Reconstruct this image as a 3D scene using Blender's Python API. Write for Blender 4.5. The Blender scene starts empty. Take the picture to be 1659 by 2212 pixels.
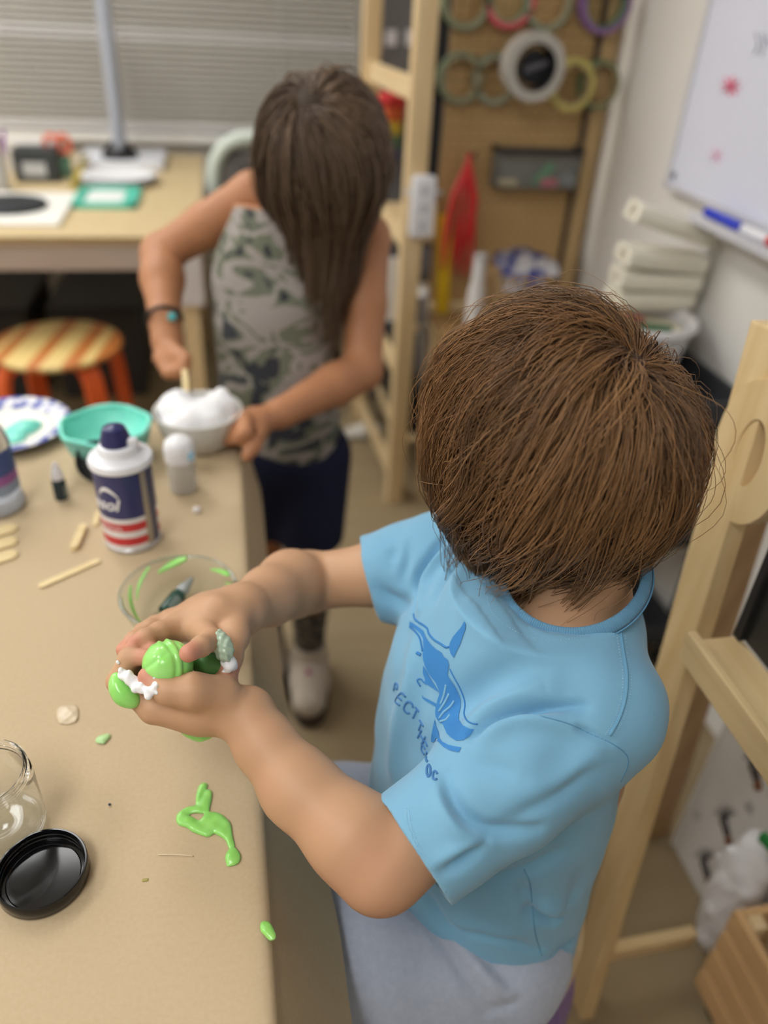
import bpy, bmesh, math, random
import numpy as np
from mathutils import Vector, Matrix
from mathutils.bvhtree import BVHTree

# ------------------------------------------------------------------ camera, world, lamps, exposure
SC = bpy.context.scene
COL = SC.collection
IMG_W, IMG_H, FPX = 1659, 2212, 1662.0
CAM = np.array([0.0, 0.0, 1.30])
PITCH, ROLL, YAW = [math.radians(a) for a in (34.0, 3.4, 12.4)]
_hd = np.array([math.sin(YAW), math.cos(YAW), 0]); _rt = np.array([math.cos(YAW), -math.sin(YAW), 0]); _up = np.array([0, 0, 1.0])
C_FW = _hd * math.cos(PITCH) - _up * math.sin(PITCH)
_u = _hd * math.sin(PITCH) + _up * math.cos(PITCH)
C_R = _rt * math.cos(ROLL) + _u * math.sin(ROLL)
C_U = _u * math.cos(ROLL) - _rt * math.sin(ROLL)
cam_data = bpy.data.cameras.new('camera')
cam = bpy.data.objects.new('camera', cam_data); COL.objects.link(cam)
cam_data.sensor_fit = 'VERTICAL'; cam_data.sensor_height = 34.6
cam_data.lens = FPX / IMG_H * 34.6
cam_data.clip_start = 0.02
cam.matrix_world = Matrix(((C_R[0], C_U[0], -C_FW[0], CAM[0]), (C_R[1], C_U[1], -C_FW[1], CAM[1]), (C_R[2], C_U[2], -C_FW[2], CAM[2]), (0, 0, 0, 1)))
cam_data.dof.use_dof = True
cam_data.dof.focus_distance = 0.575
cam_data.dof.aperture_fstop = 2.3
SC.camera = cam
SC.view_settings.view_transform = 'Standard'
SC.view_settings.look = 'None'
SC.view_settings.exposure = 0.0
SC.view_settings.gamma = 1.0
SC.view_settings.use_curve_mapping = False
world = bpy.data.worlds.new('room_air'); SC.world = world; world.use_nodes = True
world.node_tree.nodes['Background'].inputs[0].default_value = (0.9, 0.95, 1.0, 1)
world.node_tree.nodes['Background'].inputs[1].default_value = 0.15
LAMP_POWER = 11.5          # emission strength of the ceiling panels
CEIL_Z = 2.55
LAMPS = [(-0.75, 2.12), (-0.75, -0.45), (-1.95, 0.7), (-1.95, 2.6)]

def P(px, py, d=None, z=None, y=None, x=None):
    "world point seen at a pixel of the photograph, at axial distance d or on a plane"
    r = C_FW + C_R * (px - IMG_W / 2) / FPX - C_U * (py - IMG_H / 2) / FPX
    if d is not None: t = d
    elif z is not None: t = (z - CAM[2]) / r[2]
    elif y is not None: t = (y - CAM[1]) / r[1]
    else: t = (x - CAM[0]) / r[0]
    return CAM + r * t
def V3(*a): return np.array(a, float)
def nrm(v):
    v = np.asarray(v, float); return v / (np.linalg.norm(v) + 1e-12)

# ------------------------------------------------------------------ helpers: materials
def lin(c): return tuple(((v / 255) / 12.92 if v <= 10.31 else (((v / 255) + 0.055) / 1.055) ** 2.4) for v in c)
MATS = {}
def mat(name, rgb, rough=0.55, spec=0.5, var=None, bump=None, metal=0.0, trans=0.0, sss=0.0, ior=1.45, emit=0.0, attr=None, alpha=None, coat=0.0, sheen=0.0, stretch=None):
    """var=(scale, rgb2, contrast) mixes in a second colour by noise; bump=(scale, strength, distance)"""
    if name in MATS: return MATS[name]
    m = bpy.data.materials.new(name); m.use_nodes = True; MATS[name] = m
    nt = m.node_tree; b = nt.nodes['Principled BSDF']; L = nt.links
    c = lin(rgb) + (1,)
    b.inputs['Base Color'].default_value = c; b.inputs['Roughness'].default_value = rough
    b.inputs['Specular IOR Level'].default_value = spec; b.inputs['Metallic'].default_value = metal
    b.inputs['Transmission Weight'].default_value = trans; b.inputs['IOR'].default_value = ior
    b.inputs['Coat Weight'].default_value = coat; b.inputs['Sheen Weight'].default_value = sheen
    if sss:
        b.inputs['Subsurface Weight'].default_value = sss; b.inputs['Subsurface Radius'].default_value = (0.6, 0.25, 0.12); b.inputs['Subsurface Scale'].default_value = 0.012
    if emit:
        b.inputs['Emission Color'].default_value = c; b.inputs['Emission Strength'].default_value = emit
    if alpha is not None: b.inputs['Alpha'].default_value = alpha
    tc = None
    def coords():
        nonlocal tc
        if tc is None:
            t = nt.nodes.new('ShaderNodeTexCoord'); tc = t.outputs['Object']
            if stretch:
                mp = nt.nodes.new('ShaderNodeMapping'); mp.inputs['Scale'].default_value = stretch; L.new(tc, mp.inputs[0]); tc = mp.outputs[0]
        return tc
    if var:
        n = nt.nodes.new('ShaderNodeTexNoise'); n.inputs['Scale'].default_value = var[0]; n.inputs['Detail'].default_value = 5; L.new(coords(), n.inputs[0])
        r = nt.nodes.new('ShaderNodeValToRGB'); w = var[2] if len(var) > 2 else 0.2
        r.color_ramp.elements[0].position = 0.5 - w; r.color_ramp.elements[1].position = 0.5 + w
        r.color_ramp.elements[0].color = c; r.color_ramp.elements[1].color = lin(var[1]) + (1,)
        L.new(n.outputs[0], r.inputs[0]); L.new(r.outputs[0], b.inputs['Base Color'])
    if attr:
        a = nt.nodes.new('ShaderNodeAttribute'); a.attribute_name = attr; L.new(a.outputs['Color'], b.inputs['Base Color'])
    if bump:
        n = nt.nodes.new('ShaderNodeTexNoise'); n.inputs['Scale'].default_value = bump[0]; n.inputs['Detail'].default_value = 6; L.new(coords(), n.inputs[0])
        bp = nt.nodes.new('ShaderNodeBump'); bp.inputs['Strength'].default_value = bump[1]; bp.inputs['Distance'].default_value = bump[2] if len(bump) > 2 else 0.001
        L.new(n.outputs[0], bp.inputs['Height']); L.new(bp.outputs[0], b.inputs['Normal'])
    return m
def wood(name, c1, c2, axis=2, scale=14.0, rough=0.5):
    "pine with grain running along the given object axis"
    if name in MATS: return MATS[name]
    s = [scale * 4] * 3; s[axis] = scale * 0.25
    m = mat(name, c1, rough=rough, var=(1.0, c2, 0.22), bump=(2.0, 0.15, 0.0006), stretch=tuple(s))
    return m

# ------------------------------------------------------------------ helpers: meshes and scene tree
WLOC = {}
def fast_mesh(name, v, quads=None, tris=None):
    v = np.ascontiguousarray(v, dtype=np.float32); me = bpy.data.meshes.new(name)
    nq = 0 if quads is None else len(quads); ntr = 0 if tris is None else len(tris)
    me.vertices.add(len(v)); me.vertices.foreach_set('co', v.ravel())
    me.loops.add(nq * 4 + ntr * 3); me.polygons.add(nq + ntr)
    li = np.concatenate([np.asarray(quads, np.int32).ravel() if nq else np.zeros(0, np.int32), np.asarray(tris, np.int32).ravel() if ntr else np.zeros(0, np.int32)])
    me.loops.foreach_set('vertex_index', li)
    st = np.concatenate([np.arange(nq) * 4, nq * 4 + np.arange(ntr) * 3]).astype(np.int32)
    me.polygons.foreach_set('loop_start', st)
    me.polygons.foreach_set('use_smooth', np.ones(nq + ntr, bool))
    me.update(calc_edges=True); me.validate()
    return me
def place(o, parent, c):
    if parent is not None:
        o.parent = parent; o.location = Vector(c) - Vector(WLOC[parent.name])
    else: o.location = c
    WLOC[o.name] = tuple(c)
def mk(name, verts, faces, m, parent=None, smooth=True, at=None):
    "one mesh object from world-space vertices; faces is a list or (quads, tris) numpy arrays"
    v = np.asarray(verts, float)
    lo, hi = v.min(0), v.max(0); c = np.array([(lo[0] + hi[0]) / 2, (lo[1] + hi[1]) / 2, lo[2]]) if at is None else np.asarray(at, float)
    if isinstance(faces, tuple): me = fast_mesh(name, v - c, *faces)
    else:
        me = bpy.data.meshes.new(name); me.from_pydata((v - c).tolist(), [], [list(map(int, f)) for f in faces])
        me.polygons.foreach_set('use_smooth', [bool(smooth)] * len(me.polygons)); me.update()
    if m is not None: me.materials.append(m)
    o = bpy.data.objects.new(name, me); COL.objects.link(o); place(o, parent, c)
    return o
def tag(o, label, cat, group=None, kind=None):
    o['label'] = label
    if cat: o['category'] = cat
    if group: o['group'] = group
    if kind: o['kind'] = kind
    return o
def struct(o): o['kind'] = 'structure'; return o
def thing(name, label, cat, loc, group=None):
    o = bpy.data.objects.new(name, None); COL.objects.link(o); o.empty_display_size = 0.05
    place(o, None, tuple(float(a) for a in loc)); return tag(o, label, cat, group)
class G:
    "collects shapes into vertex and face lists"
    def __init__(s): s.v = []; s.f = []
    def add(s, v, f):
        n = len(s.v); s.v += [tuple(map(float, p)) for p in v]; s.f += [[i + n for i in q] for q in f]; return s
    def box(s, lo, hi, bev=0.0, R=None, o=None):
        lo, hi = np.array(lo, float), np.array(hi, float)
        bm = bmesh.new(); bmesh.ops.create_cube(bm, size=1.0)
        for q in bm.verts: q.co = Vector((lo + hi) / 2 + (hi - lo) * np.array(q.co))
        if bev: bmesh.ops.bevel(bm, geom=list(bm.edges), offset=min(bev, 0.45 * float((hi - lo).min())), segments=2, affect='EDGES', profile=0.6)
        bm.verts.index_update(); v = np.array([tuple(q.co) for q in bm.verts]); f = [[q.index for q in p.verts] for p in bm.faces]; bm.free()
        if R is not None: v = (v - np.array(o)) @ np.array(R).T + np.array(o)
        return s.add(v, f)
    def beam(s, a, b, w, t, side=(1, 0, 0), bev=0.002):
        "rectangular bar from a to b; w along side, t across"
        a, b = np.asarray(a, float), np.asarray(b, float); d = nrm(b - a); sx = np.asarray(side, float); sx = nrm(sx - d * (sx @ d)); sy = np.cross(d, sx)
        Lh = np.linalg.norm(b - a); g = G().box((-w / 2, -t / 2, 0), (w / 2, t / 2, Lh), bev)
        v = np.array(g.v); return s.add(a + v[:, :1] * sx + v[:, 1:2] * sy + v[:, 2:] * d, g.f)
    def tube(s, pts, r, n=10, caps=True, closed=False, flat=None):
        pts = np.asarray(pts, float); m = len(pts); r = np.broadcast_to(np.asarray(r, float), (m,))
        if closed: tg = np.roll(pts, -1, 0) - np.roll(pts, 1, 0)
        else: tg = np.gradient(pts, axis=0)
        tg /= np.linalg.norm(tg, axis=1)[:, None] + 1e-12
        ref = np.array([0, 0, 1.0]) if abs(tg[0][2]) < 0.9 else np.array([1.0, 0, 0])
        nv = nrm(np.cross(tg[0], ref)); V = []
        for i in range(m):
            nv = nrm(nv - tg[i] * (nv @ tg[i])); bv = np.cross(tg[i], nv)
            for k in range(n):
                a = 2 * math.pi * k / n; V.append(pts[i] + r[i] * (math.cos(a) * nv + math.sin(a) * bv * (flat or 1.0)))
        F = [[i * n + k, i * n + (k + 1) % n, ((i + 1) % m) * n + (k + 1) % n, ((i + 1) % m) * n + k] for i in range(m if closed else m - 1) for k in range(n)]
        if caps and not closed: F += [list(range(n))[::-1], [(m - 1) * n + k for k in range(n)]]
        return s.add(V, F)
    def lathe(s, prof, o=(0, 0, 0), n=48, R=None, cap0=True, cap1=True):
        "profile (radius, height) turned about z at o; R optional rotation"
        V = []; m = len(prof)
        for (r, h) in prof:
            for k in range(n): a = 2 * math.pi * k / n; V.append((r * math.cos(a), r * math.sin(a), h))
        V = np.array(V)
        if R is not None: V = V @ np.array(R).T
        V = V + np.array(o)
        F = [[i * n + k, i * n + (k + 1) % n, (i + 1) * n + (k + 1) % n, (i + 1) * n + k] for i in range(m - 1) for k in range(n)]
        if cap0 and prof[0][0] > 1e-6: F.append(list(range(n))[::-1])
        if cap1 and prof[-1][0] > 1e-6: F.append([(m - 1) * n + k for k in range(n)])
        return s.add(V, F)
    def prism(s, poly, thick, o, ux, uy):
        "closed outline (2D) placed at o in the frame ux, uy and given a thickness along ux x uy"
        ux, uy = nrm(ux), nrm(uy); w = np.cross(ux, uy); o = np.asarray(o, float); n = len(poly)
        a = [o + ux * p[0] + uy * p[1] for p in poly]; b = [q + w * thick for q in a]
        return s.add(a + b, [list(range(n))[::-1], [n + k for k in range(n)]] + [[k, (k + 1) % n, n + (k + 1) % n, n + k] for k in range(n)])
    def build(s, name, m, parent=None, smooth=False, at=None):
        o = mk(name, s.v, s.f, m, parent, smooth, at)
        if smooth == 'auto':
            o.data.polygons.foreach_set('use_smooth', [True] * len(o.data.polygons)); o.data.set_sharp_from_angle(angle=math.radians(40))
        return o
def rot(axis, deg): return np.array(Matrix.Rotation(math.radians(deg), 3, axis))
def smooth_path(pts, n=24, closed=False):
    "Catmull-Rom through points"
    p = np.asarray(pts, float); m = len(p); out = []
    for i in range(m if closed else m - 1):
        a, b, c, d = (p[(i - 1) % m] if closed or i > 0 else 2 * p[0] - p[1]), p[i], p[(i + 1) % m], (p[(i + 2) % m] if closed or i + 2 < m else 2 * p[-1] - p[-2])
        k = max(2, n // (m if closed else m - 1))
        for t in np.linspace(0, 1, k, endpoint=False): out.append(0.5 * ((2 * b) + (c - a) * t + (2 * a - 5 * b + 4 * c - d) * t * t + (3 * b - a - 3 * c + d) * t ** 3))
    if not closed: out.append(p[-1])
    return np.array(out)

# ------------------------------------------------------------------ helpers: smooth solid shapes (distance fields meshed with surface nets)
def smin(a, b, k):
    if k <= 0: return np.minimum(a, b)
    h = np.clip(k - np.abs(a - b), 0, None) / k
    return np.minimum(a, b) - h * h * k * 0.25
class Field:
    def __init__(s, lo, hi, h):
        s.lo = np.array(lo, float); s.h = h; s.n = np.ceil((np.array(hi, float) - s.lo) / h).astype(int) + 1
        s.F = np.full(tuple(s.n), 1.0, np.float32)
    def sub(s, lo, hi, pad):
        i0 = np.clip(np.floor((np.array(lo) - pad - s.lo) / s.h).astype(int), 0, s.n); i1 = np.clip(np.ceil((np.array(hi) + pad - s.lo) / s.h).astype(int) + 1, 0, s.n)
        if np.any(i1 <= i0): return None
        ax = [(s.lo[k] + s.h * np.arange(i0[k], i1[k])).astype(np.float32) for k in range(3)]
        return tuple(slice(i0[k], i1[k]) for k in range(3)), (ax[0][:, None, None], ax[1][None, :, None], ax[2][None, None, :])
    def put(s, lo, hi, k, fn, mode='add'):
        q = s.sub(lo, hi, k + 3 * s.h)
        if q is None: return
        sl, xyz = q; d = fn(*xyz); cur = s.F[sl]
        if mode == 'add': s.F[sl] = smin(cur, d, k)
        else: s.F[sl] = -smin(-cur, d, k)          # carve
    def cone(s, a, b, r1, r2, k=0.01, flat=None, mode='add'):
        "capsule with two radii; flat=(normal, factor) squashes the section along normal"
        a, b = np.asarray(a, float), np.asarray(b, float); R = max(r1, r2); lo = np.minimum(a, b) - R; hi = np.maximum(a, b) + R
        def fn(X, Y, Z):
            px, py, pz = X - a[0], Y - a[1], Z - a[2]; sc = 1.0
            if flat is not None:
                nn, fct = nrm(flat[0]), flat[1]; dn = px * nn[0] + py * nn[1] + pz * nn[2]; e = (1 / fct - 1)
                px, py, pz = px + nn[0] * dn * e, py + nn[1] * dn * e, pz + nn[2] * dn * e; sc = min(1.0, fct)
            ba = b - a; l2 = max(float(ba @ ba), 1e-10); t = np.clip((px * ba[0] + py * ba[1] + pz * ba[2]) / l2, 0, 1)
            return ((np.sqrt((px - ba[0] * t) ** 2 + (py - ba[1] * t) ** 2 + (pz - ba[2] * t) ** 2) - (r1 + (r2 - r1) * t)) * sc).astype(np.float32)
        s.put(lo, hi, k, fn, mode)
    def chain(s, pts, rs, k=0.01, flat=None):
        for i in range(len(pts) - 1): s.cone(pts[i], pts[i + 1], rs[i], rs[i + 1], k, flat)
    def ell(s, c, r, k=0.01, R=None, mode='add'):
        c, r = np.asarray(c, float), np.asarray(r, float); m = r.max(); R = np.eye(3) if R is None else np.asarray(R)   # rows of R are the axes
        def fn(X, Y, Z):
            p = [X - c[0], Y - c[1], Z - c[2]]; q = [(p[0] * R[i][0] + p[1] * R[i][1] + p[2] * R[i][2]) for i in range(3)]
            k0 = np.sqrt(sum((q[i] / r[i]) ** 2 for i in range(3))); k1 = np.sqrt(sum((q[i] / r[i] ** 2) ** 2 for i in range(3))) + 1e-9
            return np.where(k0 < 0.05, -0.9 * r.min(), k0 * (k0 - 1) / k1).astype(np.float32)
        s.put(c - m, c + m, k, fn, mode)
    def loft(s, p0, p1, ux, uy, ts, A, B, ou=None, ov=None, k=0.01, n=2.0, mode='add'):
        "elliptical sections (half axes A along ux, B along uy) along the axis p0-p1"
        p0, p1 = np.asarray(p0, float), np.asarray(p1, float); ax = p1 - p0; L2 = ax @ ax; m = max(max(A), max(B)) * 1.3
        ou = [0] * len(ts) if ou is None else ou; ov = [0] * len(ts) if ov is None else ov
        tt = np.linspace(ts[0], ts[-1], 200)
        def cub(vals):
            y = np.interp(tt, ts, vals); ker = np.hanning(23); ker /= ker.sum(); return np.convolve(np.pad(y, 11, 'edge'), ker, 'valid')
        cA, cB, cu, cv = cub(A), cub(B), cub(ou), cub(ov)
        def fn(X, Y, Z):
            px, py, pz = X - p0[0], Y - p0[1], Z - p0[2]; t = (px * ax[0] + py * ax[1] + pz * ax[2]) / L2; tc = np.clip(t, ts[0], ts[-1])
            u = px * ux[0] + py * ux[1] + pz * ux[2] - np.interp(tc, tt, cu); v = px * uy[0] + py * uy[1] + pz * uy[2] - np.interp(tc, tt, cv)
            a = np.interp(tc, tt, cA); b = np.interp(tc, tt, cB); rho = (np.abs(u / a) ** n + np.abs(v / b) ** n) ** (1 / n)
            d = (rho - 1) * np.minimum(a, b); e = np.abs(t - tc) * math.sqrt(L2)
            return np.where(e > 0, np.maximum(d, e), d).astype(np.float32)
        lo = np.minimum(p0, p1) - m; hi = np.maximum(p0, p1) + m; s.put(lo, hi, k, fn, mode)
    def cut(s, c, n, k=0.0):
        "removes everything on the side n points to"
        n = nrm(n); sl, (X, Y, Z) = s.sub(s.lo, s.lo + s.h * s.n, 0)
        d = (X - c[0]) * n[0] + (Y - c[1]) * n[1] + (Z - c[2]) * n[2]; s.F[sl] = np.maximum(s.F[sl], d.astype(np.float32))
    def mesh(s):
        F = s.F; I = F < 0; nx, ny, nz = F.shape
        c = np.zeros((nx - 1, ny - 1, nz - 1), np.uint8)
        for dx in (0, 1):
            for dy in (0, 1):
                for dz in (0, 1): c += I[dx:nx - 1 + dx, dy:ny - 1 + dy, dz:nz - 1 + dz]
        act = np.argwhere((c > 0) & (c < 8)); idx = np.full(c.shape, -1, np.int32); idx[tuple(act.T)] = np.arange(len(act))
        S = np.zeros((len(act), 3)); W = np.zeros(len(act))
        cor = [(dx, dy, dz) for dx in (0, 1) for dy in (0, 1) for dz in (0, 1)]
        val = {q: F[act[:, 0] + q[0], act[:, 1] + q[1], act[:, 2] + q[2]].astype(float) for q in cor}
        for q in cor:
            for ax in range(3):
                if q[ax] == 0:
                    p = list(q); p[ax] = 1; p = tuple(p); a, b = val[q], val[p]; m = (a < 0) != (b < 0)
                    t = np.where(m, a / np.where(m, a - b, 1), 0); pt = np.array(q, float)[None] + 0 * S; pt[:, ax] += t
                    S[m] += pt[m]; W[m] += 1
        verts = s.lo + (act + S / W[:, None]) * s.h
        quads = []
        for ax in range(3):
            sl0 = [slice(None)] * 3; sl1 = [slice(None)] * 3; sl0[ax] = slice(0, -1); sl1[ax] = slice(1, None)
            a, b = I[tuple(sl0)], I[tuple(sl1)]; e = np.argwhere(a != b); o1, o2 = [k for k in range(3) if k != ax]
            ok = (e[:, o1] > 0) & (e[:, o2] > 0) & (e[:, o1] < F.shape[o1] - 1) & (e[:, o2] < F.shape[o2] - 1); e = e[ok]
            flip = a[tuple(e.T)]
            def cell(d1, d2):
                q = e.copy(); q[:, o1] -= d1; q[:, o2] -= d2; return idx[tuple(q.T)]
            Q = np.stack([cell(1, 1), cell(0, 1), cell(0, 0), cell(1, 0)], 1)
            if ax == 1: flip = ~flip
            Q[~flip] = Q[~flip][:, ::-1]; quads.append(Q)
        Q = np.concatenate(quads); Q = Q[(Q >= 0).all(1)]
        return verts, Q
def relax(v, q, it=2, lam=0.5):
    "Laplacian smoothing on quads"
    for _ in range(it):
        i = np.concatenate([q[:, 0], q[:, 1], q[:, 2], q[:, 3]] * 2); j = np.concatenate([q[:, 1], q[:, 2], q[:, 3], q[:, 0], q[:, 3], q[:, 0], q[:, 1], q[:, 2]])
        cnt = np.bincount(i, minlength=len(v)); acc = np.stack([np.bincount(i, v[j, k], len(v)) for k in range(3)], 1)
        v = v + lam * (acc / np.maximum(cnt, 1)[:, None] - v)
    return v
def vnormals(v, q):
    n = np.cross(v[q[:, 2]] - v[q[:, 0]], v[q[:, 3]] - v[q[:, 1]]); i = q.T.ravel(); n4 = np.tile(n, (4, 1)); N = np.stack([np.bincount(i, n4[:, k], len(v)) for k in range(3)], 1)
    return N / (np.linalg.norm(N, axis=1)[:, None] + 1e-12)
def seg_dist(p, poly):
    "distance from points to a polyline and the parameter along it"
    best = np.full(len(p), 9.0); par = np.zeros(len(p)); m = len(poly) - 1
    for i in range(m):
        a, b = poly[i], poly[i + 1]; ba = b - a; t = np.clip(((p - a) @ ba) / (ba @ ba + 1e-12), 0, 1)
        d = np.linalg.norm(p - a - t[:, None] * ba, axis=1); w = d < best; best[w] = d[w]; par[w] = (i + t[w]) / m
    return best, par
def vcol(o, name, cols):
    a = o.data.color_attributes.new(name, 'FLOAT_COLOR', 'POINT'); c = np.ones((len(o.data.vertices), 4), np.float32); c[:, :3] = cols; a.data.foreach_set('color', c.ravel())
# ------------------------------------------------------------------ the room
WX, WY = 0.985, 3.42                      # right wall and back wall
m_wall = mat('wall_paint', (226, 223, 217), 0.6, 0.3, bump=(60, 0.05, 0.001))
m_floor = mat('vinyl_floor', (160, 143, 112), 0.45, 0.4, var=(5, (148, 130, 100), 0.3), stretch=(1, 4, 1))
struct(G().box((-2.6, -1.9, -0.06), (WX + 0.1, WY + 0.1, 0.0)).build('floor', m_floor))
struct(G().box((WX, -1.9, 0), (WX + 0.1, WY + 0.1, CEIL_Z)).build('wall_right', m_wall))
struct(G().box((-2.7, -1.9, 0), (-2.6, WY + 0.1, CEIL_Z)).build('wall_left', m_wall))
struct(G().box((-2.7, -2.0, 0), (WX + 0.1, -1.9, CEIL_Z)).build('wall_front', m_wall))
g = G().box((-2.6, WY, 0), (WX, WY + 0.1, 0.84)).box((-2.6, WY, 2.1), (WX, WY + 0.1, CEIL_Z)).box((-2.6, WY, 0.84), (-1.9, WY + 0.1, 2.1)).box((0.55, WY, 0.84), (WX, WY + 0.1, 2.1))
struct(g.build('wall_back', m_wall))
struct(G().box((-2.7, -2.0, CEIL_Z), (WX + 0.1, WY + 0.1, CEIL_Z + 0.08)).build('ceiling', mat('ceiling_tile', (238, 237, 232), 0.8, 0.2)))
m_trim = mat('white_trim', (236, 234, 230), 0.4, 0.5)
bb = G()
for z0, z1, t in ((0, 0.075, 0.014), (0.075, 0.09, 0.010), (0.09, 0.10, 0.006)): bb.box((WX - t, -1.9, z0), (WX, WY, z1), 0.002)
struct(bb.build('baseboard_right', m_trim))
win = struct(G().box((-1.9, WY + 0.06, 0.84), (0.55, WY + 0.08, 2.1)).build('window_1', mat('night_glass', (92, 92, 90), 0.15, 0.5)))
g = G().box((-1.93, WY - 0.06, 0.775), (0.58, WY + 0.06, 0.808), 0.003); g.build('window_sill', m_trim, win)
g = G().box((-1.94, WY - 0.012, 2.1), (0.59, WY, 2.17)).box((-1.94, WY - 0.012, 0.84), (-1.88, WY, 2.1)).box((0.53, WY - 0.012, 0.84), (0.59, WY, 2.1)); g.build('window_frame', m_trim, win)
# ceiling light panels
m_lamp = mat('lamp_diffuser', (252, 252, 252), 0.4, 0.2, emit=LAMP_POWER)
for i, (lx, ly) in enumerate(LAMPS):
    t = thing('ceiling_light', ['white ceiling light panel above the back table', 'white ceiling light panel above the near end of the craft table', 'white ceiling light panel by the left wall, nearer one', 'white ceiling light panel by the left wall, close to the window'][i], 'ceiling light', (lx, ly, CEIL_Z - 0.05), 'ceiling light panels')
    G().box((lx - 0.31, ly - 0.61, CEIL_Z - 0.03), (lx + 0.31, ly + 0.61, CEIL_Z - 0.001), 0.004).build('light_frame', m_trim, t)
    G().box((lx - 0.27, ly - 0.57, CEIL_Z - 0.04), (lx + 0.27, ly + 0.57, CEIL_Z - 0.031)).build('diffuser', m_lamp, t)
# venetian blind: every slat its own piece
blind = thing('window_blind', 'closed grey beige venetian blind covering the back window', 'window blind', (-0.68, WY - 0.03, 0.818))
m_slat = mat('blind_slat', (172, 167, 157), 0.5, 0.4); m_slat2 = mat('blind_rail', (212, 210, 210), 0.5, 0.4)
BW = 1.21
def slat_mesh(tilt):
    g = G(); pts = []
    for k in range(5):
        s = -0.0125 + 0.00625 * k; b = 0.0018 * (1 - (s / 0.0125) ** 2); c, sn = math.cos(tilt), math.sin(tilt)
        pts.append((s * c - b * sn, s * sn + b * c))
    V = []; F = []
    for xx in (-BW, BW):
        for (yy, zz) in pts: V.append((xx, yy, zz))
    F = [[k, k + 1, 6 + k, 5 + k] for k in range(4)]; g.add(V, F)
    me = bpy.data.meshes.new('slat'); me.from_pydata(V, [], F); me.polygons.foreach_set('use_smooth', [True] * 4); me.materials.append(m_slat); return me
sm_closed, sm_bright = slat_mesh(math.radians(57)), slat_mesh(math.radians(59))
sm_bright.materials.clear(); sm_bright.materials.append(mat('lit_slat', (192, 188, 184), 0.5, 0.4))  # bright strip on two slats: light put into a paler colour
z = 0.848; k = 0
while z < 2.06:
    o = bpy.data.objects.new('slat', sm_bright if k in (13, 14) else sm_closed); COL.objects.link(o); place(o, blind, (-0.68, WY - 0.035, z)); z += 0.0212; k += 1
G().box((-0.68 - BW, WY - 0.05, 0.818), (-0.68 + BW, WY - 0.025, 0.838), 0.004).build('bottom_rail', m_slat2, blind)
G().box((-0.68 - BW, WY - 0.06, 2.06), (-0.68 + BW, WY - 0.015, 2.10), 0.003).build('head_rail', m_slat2, blind)
for xx in (-1.6, -0.98, -0.38, 0.24): G().tube([(xx, WY - 0.052, 0.83), (xx, WY - 0.048, 2.07)], 0.0012, 5).build('ladder_cord', m_slat2, blind)

# ------------------------------------------------------------------ whiteboard on the right wall
m_white = mat('gloss_white', (222, 225, 240), 0.25, 0.5)
wb = thing('whiteboard', 'large glossy whiteboard with red stars and scribbles on right wall', 'whiteboard', (WX, 0.9, 0.975))
XW = WX - 0.022
G().box((XW, 0.10, 0.985), (WX - 0.004, 1.665, 1.95), 0.003).build('board', m_white, wb)
m_alu = mat('pale_frame', (205, 205, 212), 0.35, 0.5)
G().box((XW - 0.004, 0.09, 0.972), (WX - 0.004, 1.675, 0.986), 0.002).box((XW - 0.004, 1.664, 0.975), (WX - 0.004, 1.676, 1.96), 0.002).box((XW - 0.004, 0.09, 1.95), (WX - 0.004, 1.675, 1.962), 0.002).build('frame', m_alu, wb)
G().box((XW - 0.062, 0.5, 0.955), (XW - 0.004, 1.45, 0.963), 0.002).box((XW - 0.064, 0.5, 0.955), (XW - 0.058, 1.45, 0.972), 0.001).build('marker_tray', m_alu, wb)
def wall_strokes(name, strokes, r, m, parent):
    g = G()
    for st in strokes:
        g.tube([P(a, b, x=XW) - V3(0.0006, 0, 0) for a, b in st], r, 5, flat=0.3)
    return g.build(name, m, parent)
m_redink, m_blackink = mat('red_ink', (226, 92, 128), 0.4), mat('grey_ink', (120, 120, 132), 0.5)
def star(cx, cy, r, n=8): return [[(cx, cy), (cx + r * math.cos(a) * 1.0, cy + r * math.sin(a))] for a in np.linspace(0.2, 2 * math.pi + 0.2, n, endpoint=False)]
wall_strokes('star_drawing', star(1580, 186, 22), 0.0042, m_redink, wb)
wall_strokes('star_drawing', star(1549, 336, 18, 6), 0.0028, mat('faint_red_ink', (232, 170, 196), 0.4), wb)
wall_strokes('handwriting', [[(1634, 70), (1640, 100), (1630, 118)], [(1648, 72), (1652, 95), (1646, 122)], [(1655, 80), (1665, 100)]], 0.0022, m_blackink, wb)
c = P(1455, 380, x=XW)
g = G().lathe([(0.0085, 0), (0.0085, 0.005), (0.006, 0.007), (0, 0.007)], c, 20, np.array([[0, 0, -1], [0, 1, 0], [1, 0, 0]]).T @ np.eye(3)); tag(g.build('magnet', mat('grey_magnet', (120, 122, 130), 0.4), smooth='auto'), 'small round grey magnet at lower corner of the whiteboard', 'magnet')
def marker(y, z, body, cap, label):
    t = thing('marker_pen', label, 'marker', (XW - 0.03, y, z), 'markers on the whiteboard tray'); Rm = rot('X', 90)
    G().lathe([(0.0088, 0), (0.0088, 0.075), (0.006, 0.08)], (XW - 0.03, y, z + 0.009), 16, Rm).build('barrel', body, t, 'auto')
    G().lathe([(0.0092, 0.08), (0.0092, 0.112), (0.007, 0.118), (0, 0.118)], (XW - 0.03, y, z + 0.009), 16, Rm).build('cap', cap, t, 'auto')
mw, mb, mr = mat('marker_white', (232, 232, 236), 0.35), mat('marker_blue', (44, 62, 196), 0.35), mat('marker_red', (208, 44, 52), 0.35)
marker(1.445, 0.9636, mb, mb, 'blue marker at the far end of the whiteboard tray')
marker(1.315, 0.9636, mw, mr, 'white marker with red cap on the whiteboard tray')
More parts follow.
